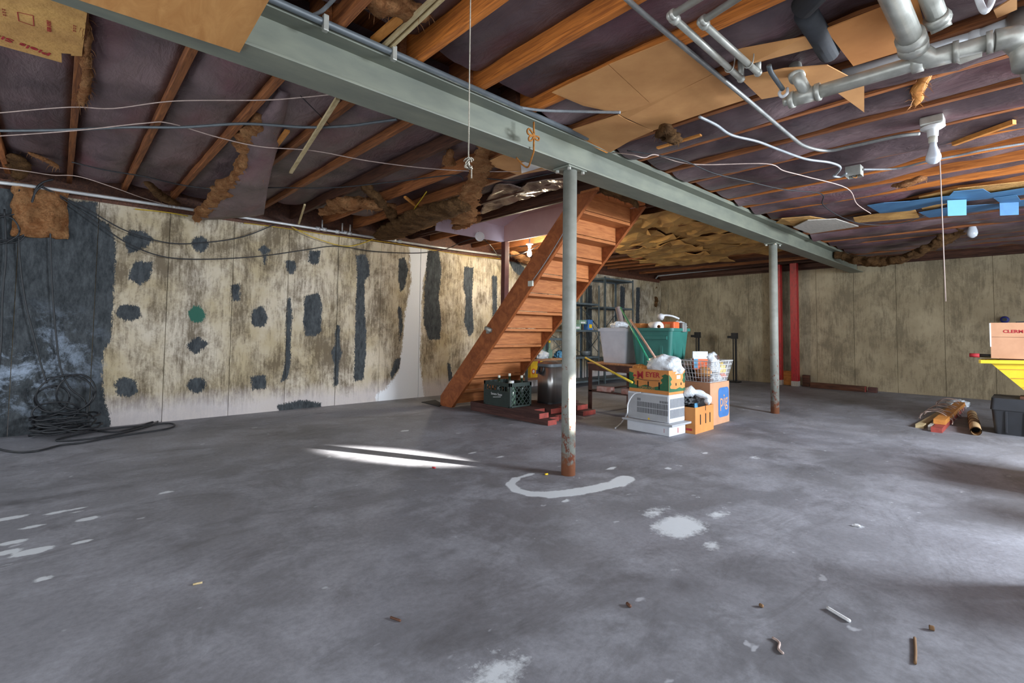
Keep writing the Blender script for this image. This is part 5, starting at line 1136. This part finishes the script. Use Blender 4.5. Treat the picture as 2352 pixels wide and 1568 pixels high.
# wire basket
wb = thing('wire_basket', 'white wire basket heaped with packets on the large carton', 'basket', (5.45, 2.62, .467), .0)
b0, b1, hb_ = (.21, .155), (.27, .20), .235
def lpz(t): return (b0[0]+(b1[0]-b0[0])*t, b0[1]+(b1[1]-b0[1])*t, hb_*t)
gm = MB(); r_ = .0032
for t in (0, .2, .4, .6, .8): 
    X_, Y_, z = lpz(t); z += .004; P = [(-X_, -Y_, z), (X_, -Y_, z), (X_, Y_, z), (-X_, Y_, z)]
    for a, b in zip(P, P[1:]+P[:1]): gm.tube([a, b], r_, 5)
for k in range(15):
    f = -1+2*k/14
    for s_ in (-1, 1): gm.tube([(f*b0[0], s_*b0[1], .004), (f*b1[0], s_*b1[1], hb_)], r_, 5)
    gm.tube([(f*b0[0], -b0[1], .004), (f*b0[0], b0[1], .004)], r_, 5)
for k in range(11):
    f = -1+2*k/10
    for s_ in (-1, 1): gm.tube([(s_*b0[0], f*b0[1], .004), (s_*b1[0], f*b1[1], hb_)], r_, 5)
gm.build('wire_grid', 'wire', wb)
rg = MB(); P = [(-b1[0], -b1[1], hb_), (b1[0], -b1[1], hb_), (b1[0], b1[1], hb_), (-b1[0], b1[1], hb_)]
for a, b in zip(P, P[1:]+P[:1]): rg.tube([a, b], .005, 8)
rg.build('rim', 'wire', wb)
def inb(name, label, cat, x, y, z, sx, sy, sz, seed, mat, amp=.25, parts=()):
    o = lump(sx, sy, sz, seed, amp, 2.8, 3).build(name, mat, None, True); o.location = (5.45+x, 2.62+y, .475+z); tag(o, label, cat, 'things heaped in the wire basket'); return o
zp = thing('zip_pouch', 'clear zip pouch with an orange and blue label standing in the basket', 'pouch', (5.29, 2.60, .60), math.radians(-35), 'things heaped in the wire basket')
MB().bbox((-.085, -.02, 0), (.085, .02, .13), .012).build('pouch_body', 'orangeprint', zp); MB().bbox((-.09, -.008, .125), (.09, .008, .205), .003).build('clear_top', 'clearbag', zp); MB().box((-.086, -.0215, .02), (-.035, -.02, .13)).build('blue_label', 'bluecard', zp); MB().box((-.088, -.0218, .122), (.088, -.02, .136)).build('white_band', 'whiteprint', zp)
so_ = inb('striped_cloth_bag', 'bundled white and brown striped cloth bag in the basket', 'bag', -.01, -.08, .10, .095, .075, .13, 41, 'bag', .22)
for i in range(7):
    a = -.6+i*.2; P = [(.09*math.sin(a+.3*f)*(1-.4*f*f), -.078*math.cos(a)*(1-.3*f*f), .06+.075*(f+1)) for f in np.linspace(-.9, .7, 8)]
    MB().tube(P, .004, 5, sub=2).build('brown_stripe', 'brownprint', so_, True)
inb('red_yellow_packet', 'yellow and red packet at the right of the basket', 'packet', .17, -.10, .08, .06, .05, .075, 42, 'yellow'); inb('red_packet', 'red packet below the yellow packet in the basket', 'packet', .17, -.10, .03, .06, .05, .03, 43, 'orangeprint')
inb('white_tissue', 'white crumpled tissue at the basket bottom right', 'tissue', .10, -.08, .0, .08, .05, .045, 44, 'bag', .35); inb('tan_packet', 'tan packet at the left of the basket', 'packet', -.15, -.05, .06, .055, .08, .06, 45, 'card')
inb('brown_packet', 'brown packet low at the left of the basket', 'packet', -.13, -.03, .0, .075, .09, .05, 46, 'brownprint'); inb('pink_packet', 'pink and red packet behind the striped bag', 'packet', .09, .02, .08, .07, .06, .08, 47, 'redprint')
inb('white_packet', 'white packet in the middle right of the basket', 'packet', .09, -.08, .09, .045, .05, .06, 48, 'whiteprint', .2); inb('dark_packet', 'dark packet behind everything in the basket', 'packet', .0, .07, .02, .16, .06, .1, 49, 'dark', .2)
o = MB().tube([(0, 0, 0), (.06, -.02, .05), (.14, -.05, .0)], [.03, .045, .02], 10, sub=4).build('clear_film', 'clearbag', None, True); o.location = (5.50, 2.68, .70); tag(o, 'clear film folded over the back of the basket', 'film')

# ------------------------------------------------------------------ far wall: stands, red posts, timber
def stand(p, rz, label, h=1.0):
    t_ = thing('pipe_stand', label, 'stand', (p[0], p[1], 0), rz)
    MB().bbox((-.02, -.045, 0), (.02, -.012, h*.9), .004).build('upright', 'black', t_); MB().bbox((-.014, .018, .02), (.014, .034, h*.9), .003).build('rod', 'black', t_)
    MB().bbox((-.05, -.06, h*.88), (.05, .05, h), .006).build('clamp_head', 'black', t_); MB().bbox((-.05, .05, h*.89), (.05, .13, h*.94), .006).build('clamp_jaw', 'black', t_)
    MB().bbox((-.10, -.10, 0), (.10, .10, .025), .005).build('foot_plate', 'black', t_); MB().bbox((-.03, .03, h*.43), (.03, .1, h*.46), .004).build('side_lug', 'black', t_)
q = onz(1688, 876); stand((10.4, 4.36), .0, 'black upright clamp stand right of the wire basket', 1.03); stand((10.3, 5.12), .0, 'black upright clamp stand behind the teal tote', 1.04)
def rpost(x, y, w_, label):
    t_ = thing('red_post', label, 'post', (x, y, 0)); MB().bbox((-w_/2, -w_/2, .10), (w_/2, w_/2, 2.418), .006).build('shaft', 'redpost', t_); MB().bbox((-w_/2-.003, -w_/2-.003, 0), (w_/2+.003, w_/2+.003, .10), .004).build('bare_foot', 'board', t_)
rpost(10.66, 3.29, .12, 'wide glossy red post with a pale foot before the far wall'); rpost(10.70, 3.60, .12, 'red post half hidden behind the farther steel column')
for i_, (x, y, sx, sy, h, l, mt) in enumerate([(10.80, 3.46, .09, .16, .28, 'upright wood block between the two red posts', 'orangestick'), (10.80, 3.14, .09, .12, .22, 'brown block right behind the wide red post', 'oldwood')]):
    tag(MB().bbox((x-sx/2, y-sy/2, 0), (x+sx/2, y+sy/2, h), .006).build('wood_block', mt), l, 'wood')
tm = thing('timber', 'long brown timber lying along the foot of the far wall', 'timber', (10.62, 2.58, 0), math.radians(-3)); MB().bbox((-.05, -.44, 0), (.05, .44, .10), .006).build('beam_body', 'oldwood', tm); MB().bbox((-.048, -.446, .002), (.048, -.439, .098), .002).build('end_grain', 'redend', tm)
tag(MB().bbox((10.58, 1.98, 0), (10.68, 2.11, .09), .005).build('wood_block', 'redplank'), 'short reddish block at the right end of the long timber', 'wood')

# ------------------------------------------------------------------ bundle of wood with cord, tan tube
gx, gy = 7.25, .86
def bundle_piece(name, a, b, w_, h, z, mat, label): 
    A_, B_ = onz(*a), onz(*b); A_[2] = B_[2] = z+h/2; return tag(MB().bar(A_, B_, w_, h).build(name, mat), label, 'wood', 'wood tied in the cord bundle')
bundle_piece('wood_offcut', (2151, 993), (2205, 940), .09, .05, 0, 'redend', 'red painted offcut at the bottom of the corded bundle')
bundle_piece('wood_offcut', (2158, 985), (2206, 940), .10, .05, .052, 'orangestick', 'tan block on top of the red offcut in the corded bundle')
bundle_piece('wood_offcut', (2112, 983), (2190, 936), .07, .04, 0, 'palestick', 'pale pointed board at the left of the corded bundle')
bundle_piece('wood_offcut', (2137, 988), (2192, 940), .04, .05, 0, 'board', 'grey stick between the pale board and the red offcut')
crd = thing('cord_wrap', 'tangled pale cord wrapped round the wood bundle', 'cord', onz(2172, 960)); mb = MB(); rnd = random.Random(9)
for k in range(9):
    c0 = onz(2148+k*5+rnd.uniform(-2, 2), 972-k*4.5+rnd.uniform(-3, 3)); pts = []
    for j in range(11):
        a = PI*j/10; sd = np.array([.30, .95, 0]); pts.append(c0+sd*(math.cos(a)*(.15+.02*rnd.random())-.0)+np.array([.10*(j/10-.5)*rnd.choice((-1, 1)), 0, .012+.115*math.sin(a)+.012*rnd.random()])-WL(crd))
    MB().tube(pts, .0055, 6, sub=2).build('cord_loop', 'palewire', crd, True)
pass
o = lump(.13, .10, .05, 51, .35).build('crumpled_paper', 'bag', None, True); o.location = onz(2200, 932)+(0, 0, .0); tag(o, 'crumpled pale paper at the back of the wood bundle', 'paper')
tt = thing('tan_tube', 'long tan cardboard tube lying beside the wood bundle', 'tube', onz(2242, 1000)+(0, 0, .045))
a_ = onz(2242, 1000); b_ = onz(2226, 930); b_ = a_+(b_-a_)*min(1, 1.5/np.linalg.norm(b_-a_)); a_[2] = b_[2] = 0; b_ = b_-a_; tb = MB(); tb.tube([A3((0, 0, 0)), b_], .045, 18, caps=False); tb.tube([b_, A3((0, 0, 0))], .038, 18, caps=False); tb.build('tube_wall', 'tube', tt, True)
MB().tube([b_*.12, b_*.125], .037, 18).build('tube_inside', 'dark', tt)
bn = MB()
for f in (.25, .4, .55, .7): 
    c_ = b_*f; d_ = b_/np.linalg.norm(b_); s_ = np.cross(d_, (0, 0, 1)); bn.tube([c_+d_*.10*math.sin(a)+.0455*(math.cos(a)*s_+math.sin(a)*np.array((0, 0, 1))) for a in np.linspace(0, 2*PI, 20)], .004, 5)
bn.build('spiral_seam', 'brownprint', tt)

# ------------------------------------------------------------------ black toolbox stack at the right edge
bxx = 7.18
tl = thing('toolbox', 'black ribbed plastic toolbox at the right frame edge', 'toolbox', (bxx+.26, -.02, 0))
prism(MB(), rrect(.24, .37, .03), 0, .25, 1.05).build('box_body', 'toolbox', tl)
prism(MB(), rrect(.262, .398, .03), .25, .37, .97).build('lid', 'toolbox', tl)
for k in range(5): MB().bbox((-.262, .28-.14*k-.01, .02), (-.24, .28-.14*k+.01, .24), .004).build('rib', 'toolbox', tl)
MB().bbox((-.272, -.02, .22), (-.255, .09, .30), .006).build('latch', 'black', tl); MB().bbox((-.2745, .0, .235), (-.2715, .07, .275), .002).build('pale_label', 'whiteprint', tl)
yb = thing('yellow_tray', 'yellow flared plastic tray balanced on the black toolbox', 'tray', (bxx+.24, -.03, .395))
ms = MB(); Lx = .22
bot = [(-.10, .10), (.2, .10), (.2, -.42), (-.10, -.42)]; topp = [(-.16, .42), (.26, .42), (.26, -.42), (-.16, -.42)]; n = 4
inn = [(-.145, .40), (.245, .40), (.245, -.41), (-.145, -.41)]; inb_ = [(-.088, .09), (.19, .09), (.19, -.41), (-.088, -.41)]
ms.add([(x, y, 0) for x, y in bot]+[(x, y, .36) for x, y in topp]+[(x, y, .36) for x, y in inn]+[(x, y, .012) for x, y in inb_],
       [(3, 2, 1, 0)]+[(a*n+i, a*n+(i+1) % n, (a+1)*n+(i+1) % n, (a+1)*n+i) for a in range(3) for i in range(n)]+[(12, 13, 14, 15)])
ms.build('tray_body', 'yellowbin', yb)
rr = MB()
rr.bar((-.175, .47, .345), (-.175, -.45, .375), .05, .035); rr.bar((.275, .47, .345), (.275, -.45, .375), .05, .035); rr.bar((-.19, .46, .345), (.29, .46, .345), .05, .035)
rr.build('lip', 'yellowbin', yb)
for i_, y in enumerate((.06, -.2)): MB().bar((-.105, y, .0), (-.168, y, .345), .05, .03).build('rib', 'yellowbin', yb)
for f in (.25, .5, .75): MB().bar((-.103-.06*f, .10+.32*f-.01, .36*f), (-.103-.06*f, .07, .36*f+.01), .004, .006).build('groove_line', 'orangestick', yb)
MB().bbox((bxx+.08, .02, .366), (bxx+.3, .16, .394), .004).build('wood_shim', 'oldwood'); tag(bpy.data.objects['wood_shim'], 'dark wood shim between the toolbox and the yellow tray', 'wood')
ck = carton('moving_carton', 'tan carton with red CLERM lettering on top of the yellow tray', (bxx+.27, -.01, .78), 0, .40, .74, .37, 'card_pale', False)
text_part('red_lettering', 'CLERM', ck, 'redprint', .044, (-.2, .275, .282), (0, -1, 0), (0, 0, 1), .0015, align='LEFT', sx=1.1, bold=.0015)
MB().box((-.2025, -.04, .25), (-.2, .015, .32)).build('white_label', 'whiteprint', ck); MB().box((-.2015, -.36, .222), (-.2, .36, .225)).build('score_line', 'brownprint', ck); MB().bbox((-.206, .365, .12), (-.196, .376, .37), .002).build('white_tape', 'whiteprint', ck)
MB().bbox((bxx+.09, -.4, .765), (bxx+.45, .3, .779), .004).build('support_board', 'oldwood'); tag(bpy.data.objects['support_board'], 'dark board bridging the yellow tray under the carton', 'board')
rs_ = thing('black_rod', 'black rod with a red tip sticking out below the tan carton', 'rod', (bxx+.12, .12, .80)); MB().tube([(0, .08, 0), (0, .34, .003)], .018, 12).build('shaft', 'black', rs_, True); MB().tube([(0, .34, .003), (0, .42, .004)], .021, 12).build('red_tip', 'redprint', rs_, True)
rs_.location = (bxx+.10, .11, .80)
o = lump(.06, .14, .04, 61, .3).build('cloth_strap', 'brownprint', None, True); o.location = (bxx+.26, -.22, 1.155); tag(o, 'dark cloth strap lying on the tan carton at the right edge', 'strap')
cable('thin_strap', [(bxx+.1, .17, 1.158), (bxx+.12, .08, 1.165), (bxx+.13, -.02, 1.158), (bxx+.15, -.1, 1.175)], .006, 'cable', 'thin dark cord across the tan carton top', 'strap')
hk_ = thing('round_fixture', 'small dark blue round fixture fixed on the far wall above the tan carton', 'fixture', onX(2308, 734, XF-.01)); MB().lathe([(.045, -.10), (.055, -.06), (.055, -.03), (.03, .0)], n=16, axis='x').build('knob_cap', 'navy', hk_, True); MB().lathe([(.028, -.102), (.028, -.098)], n=12, axis='x').build('knob_face', 'black', hk_)

# ------------------------------------------------------------------ cable coils at the left wall
cl = thing('cable_pile', 'heap of black cable coiled on the floor at the dark left wall', 'cable', onz(140, 1000)); rnd = random.Random(4)
cen = onz(135, 1000)+np.array((0, -.02, 0)); mb = MB()
for k in range(9):
    r = rnd.uniform(.13, .26); c0 = cen+np.array([rnd.uniform(-.05, .08), rnd.uniform(-.06, .10), .02+.017*k]); tl_ = rnd.uniform(-.12, .25)
    pts = [c0+np.array([r*math.cos(a), r*.75*math.sin(a), max(-c0[2]+.012, tl_*r*math.sin(a+k)+.02*rnd.random())]) for a in np.linspace(0, 2*PI, 22)]
    mb.tube([p-WL(cl) for p in pts], .008, 7)
mb.build('coil', 'cable', cl, True)
mb = MB()
for (px, py, rr_, sq) in [(150, 905, .20, .9), (175, 900, .14, 1.2), (120, 915, .12, 1.0), (128, 945, .16, .6)]:
    c0 = onY(px, py, 6.30); pts = [c0+np.array([rr_*math.cos(a), -.03+.04*math.sin(a*2+px), rr_*sq*math.sin(a)]) for a in np.linspace(0, 2*PI, 24)]
    for p in pts: p[2] = max(p[2], .012)
    mb.tube([p-WL(cl) for p in pts], .008, 7)
mb.build('standing_loop', 'cable', cl, True)
def floorline(pts): return [onz(x, y, .01) for x, y in pts]
cable('black_cable', floorline([(195, 985), (255, 992), (300, 985), (345, 970), (362, 966), (352, 975), (300, 990), (250, 1000), (200, 1008), (150, 1012), (130, 1010), (180, 998), (250, 985), (320, 978), (385, 972), (401, 976), (385, 984), (320, 994), (255, 1004), (190, 1016), (140, 1022), (80, 1036), (20, 1036), (-40, 1020)]), .008, 'cable', 'black cable snaking along the floor from the coiled heap', n=7)
cable('black_cable', [onY(10, 480, 6.33), onY(14, 580, 6.33), onY(6, 680, 6.33), onY(2, 800, 6.33), onY(-10, 900, 6.33)], .007, 'cable', 'leftmost black cable hanging down the dark wall')
cable('black_cable', [onY(45, 435, 6.31), onY(42, 520, 6.33), onY(48, 620, 6.33), onY(60, 700, 6.33), onY(75, 760, 6.33), onY(95, 840, 6.33), onY(108, 880, 6.31)], .007, 'cable', 'black cable hanging down the dark wall to the heap, left one')
cable('black_cable', [onY(114, 440, 6.31), onY(116, 550, 6.33), onY(120, 660, 6.33), onY(128, 760, 6.33), onY(138, 840, 6.33), onY(160, 890, 6.31), onY(195, 920, 6.30), onY(200, 960, 6.28)], .007, 'cable', 'black cable hanging down the dark wall to the heap, right one')
wc = thing('wall_coil', 'loop of black cable hung on the dark wall at the left edge', 'cable', onY(20, 525, 6.32)); mb = MB()
for k, (px, py, rx, ry) in enumerate([(14, 525, 46, 36), (22, 522, 38, 30), (5, 528, 40, 30)]):
    mb.tube([onY(px+rx*math.cos(a), py+ry*math.sin(a)+3*math.sin(3*a+k), 6.335-.014*k)-WL(wc) for a in np.linspace(0, 2*PI, 30)], .007, 7)
mb.build('loop', 'cable', wc, True)
cable('black_cable', W([(122, 412), (100, 418), (84, 432), (76, 455), (62, 500), (72, 470), (82, 440), (100, 425)], 6.30), .009, 'cable', 'bunched black cables tied at the wall pipe by the orange block')

# ------------------------------------------------------------------ floor litter
def litter(name, pts, r, mat, label, cat='litter'): return tag(MB().tube([onz(x, y, r) for x, y in pts], r, 6, sub=3).build(name, mat, None, True), label, cat)
litter('white_strip', [(1900, 1395), (1925, 1410), (1952, 1426)], .006, 'whiteprint', 'thin white plastic strip lying on the floor at the lower right')
litter('twig', [(2101, 1464), (2103, 1495), (2102, 1523)], .004, 'paperleaf', 'thin brown twig on the floor at the lower right edge'); litter('pale_string', [(1774, 1464), (1790, 1475), (1788, 1490), (1799, 1500)], .004, 'palewire', 'short wavy pale string on the floor below the white strip')
litter('dry_twig', [(897, 1417), (908, 1421), (920, 1425)], .004, 'brownprint', 'dark dry twig on the floor at the lower centre'); litter('wood_splinter', [(443, 1342), (465, 1337)], .004, 'palestick', 'pale splinter on the floor at the lower left')
litter('leaf_scrap', [(1252, 1089), (1258, 1088)], .006, 'yellow', 'tiny yellow leaf beside the near column foot'); litter('red_scrap', [(993, 1073), (1000, 1074)], .006, 'redprint', 'tiny red scrap on the floor in the bright patch')
litter('wood_chip', [(2134, 1440), (2146, 1443)], .008, 'paperleaf', 'brown wood chip on the floor at the lower right'); litter('paper_scrap', [(1960, 1205), (1976, 1208)], .006, 'whiteprint', 'white paper scrap on the floor right of centre')
litter('wood_chip', [(1440, 1385), (1448, 1392)], .006, 'brownprint', 'dark chip on the floor below the near column'); litter('leaf_scrap', [(1745, 1388), (1752, 1392)], .006, 'paperleaf', 'dry brown leaf scrap left of the white strip')

# ------------------------------------------------------------------ unseen things added at the window side to cast shadows into the view
carton('shadow_carton', 'unseen plain brown carton added to cast the long shadow at the right frame edge', (5.0, -.50, 0), .05, .80, .42, .58, 'card', False)
def bucket(x, y, r, h, label):
    t_ = thing('bucket', label, 'bucket', (x, y, 0)); MB().lathe([(r*.8, 0), (r, h), (r*.96, h), (r*.77, .01)], n=24).build('pail', 'pvc', t_, True); MB().lathe([(r*1.03, h-.02), (r*1.06, h), (r*1.0, h+.012), (r*.2, h+.012)], n=24).build('lid', 'pvc', t_, True)
bucket(3.10, -.46, .17, .42, 'unseen lidded bucket added to cast the rounded shadow at the lower right edge'); bucket(4.25, -.52, .13, .47, 'unseen slimmer lidded bucket added to cast the small shadow at the right edge')
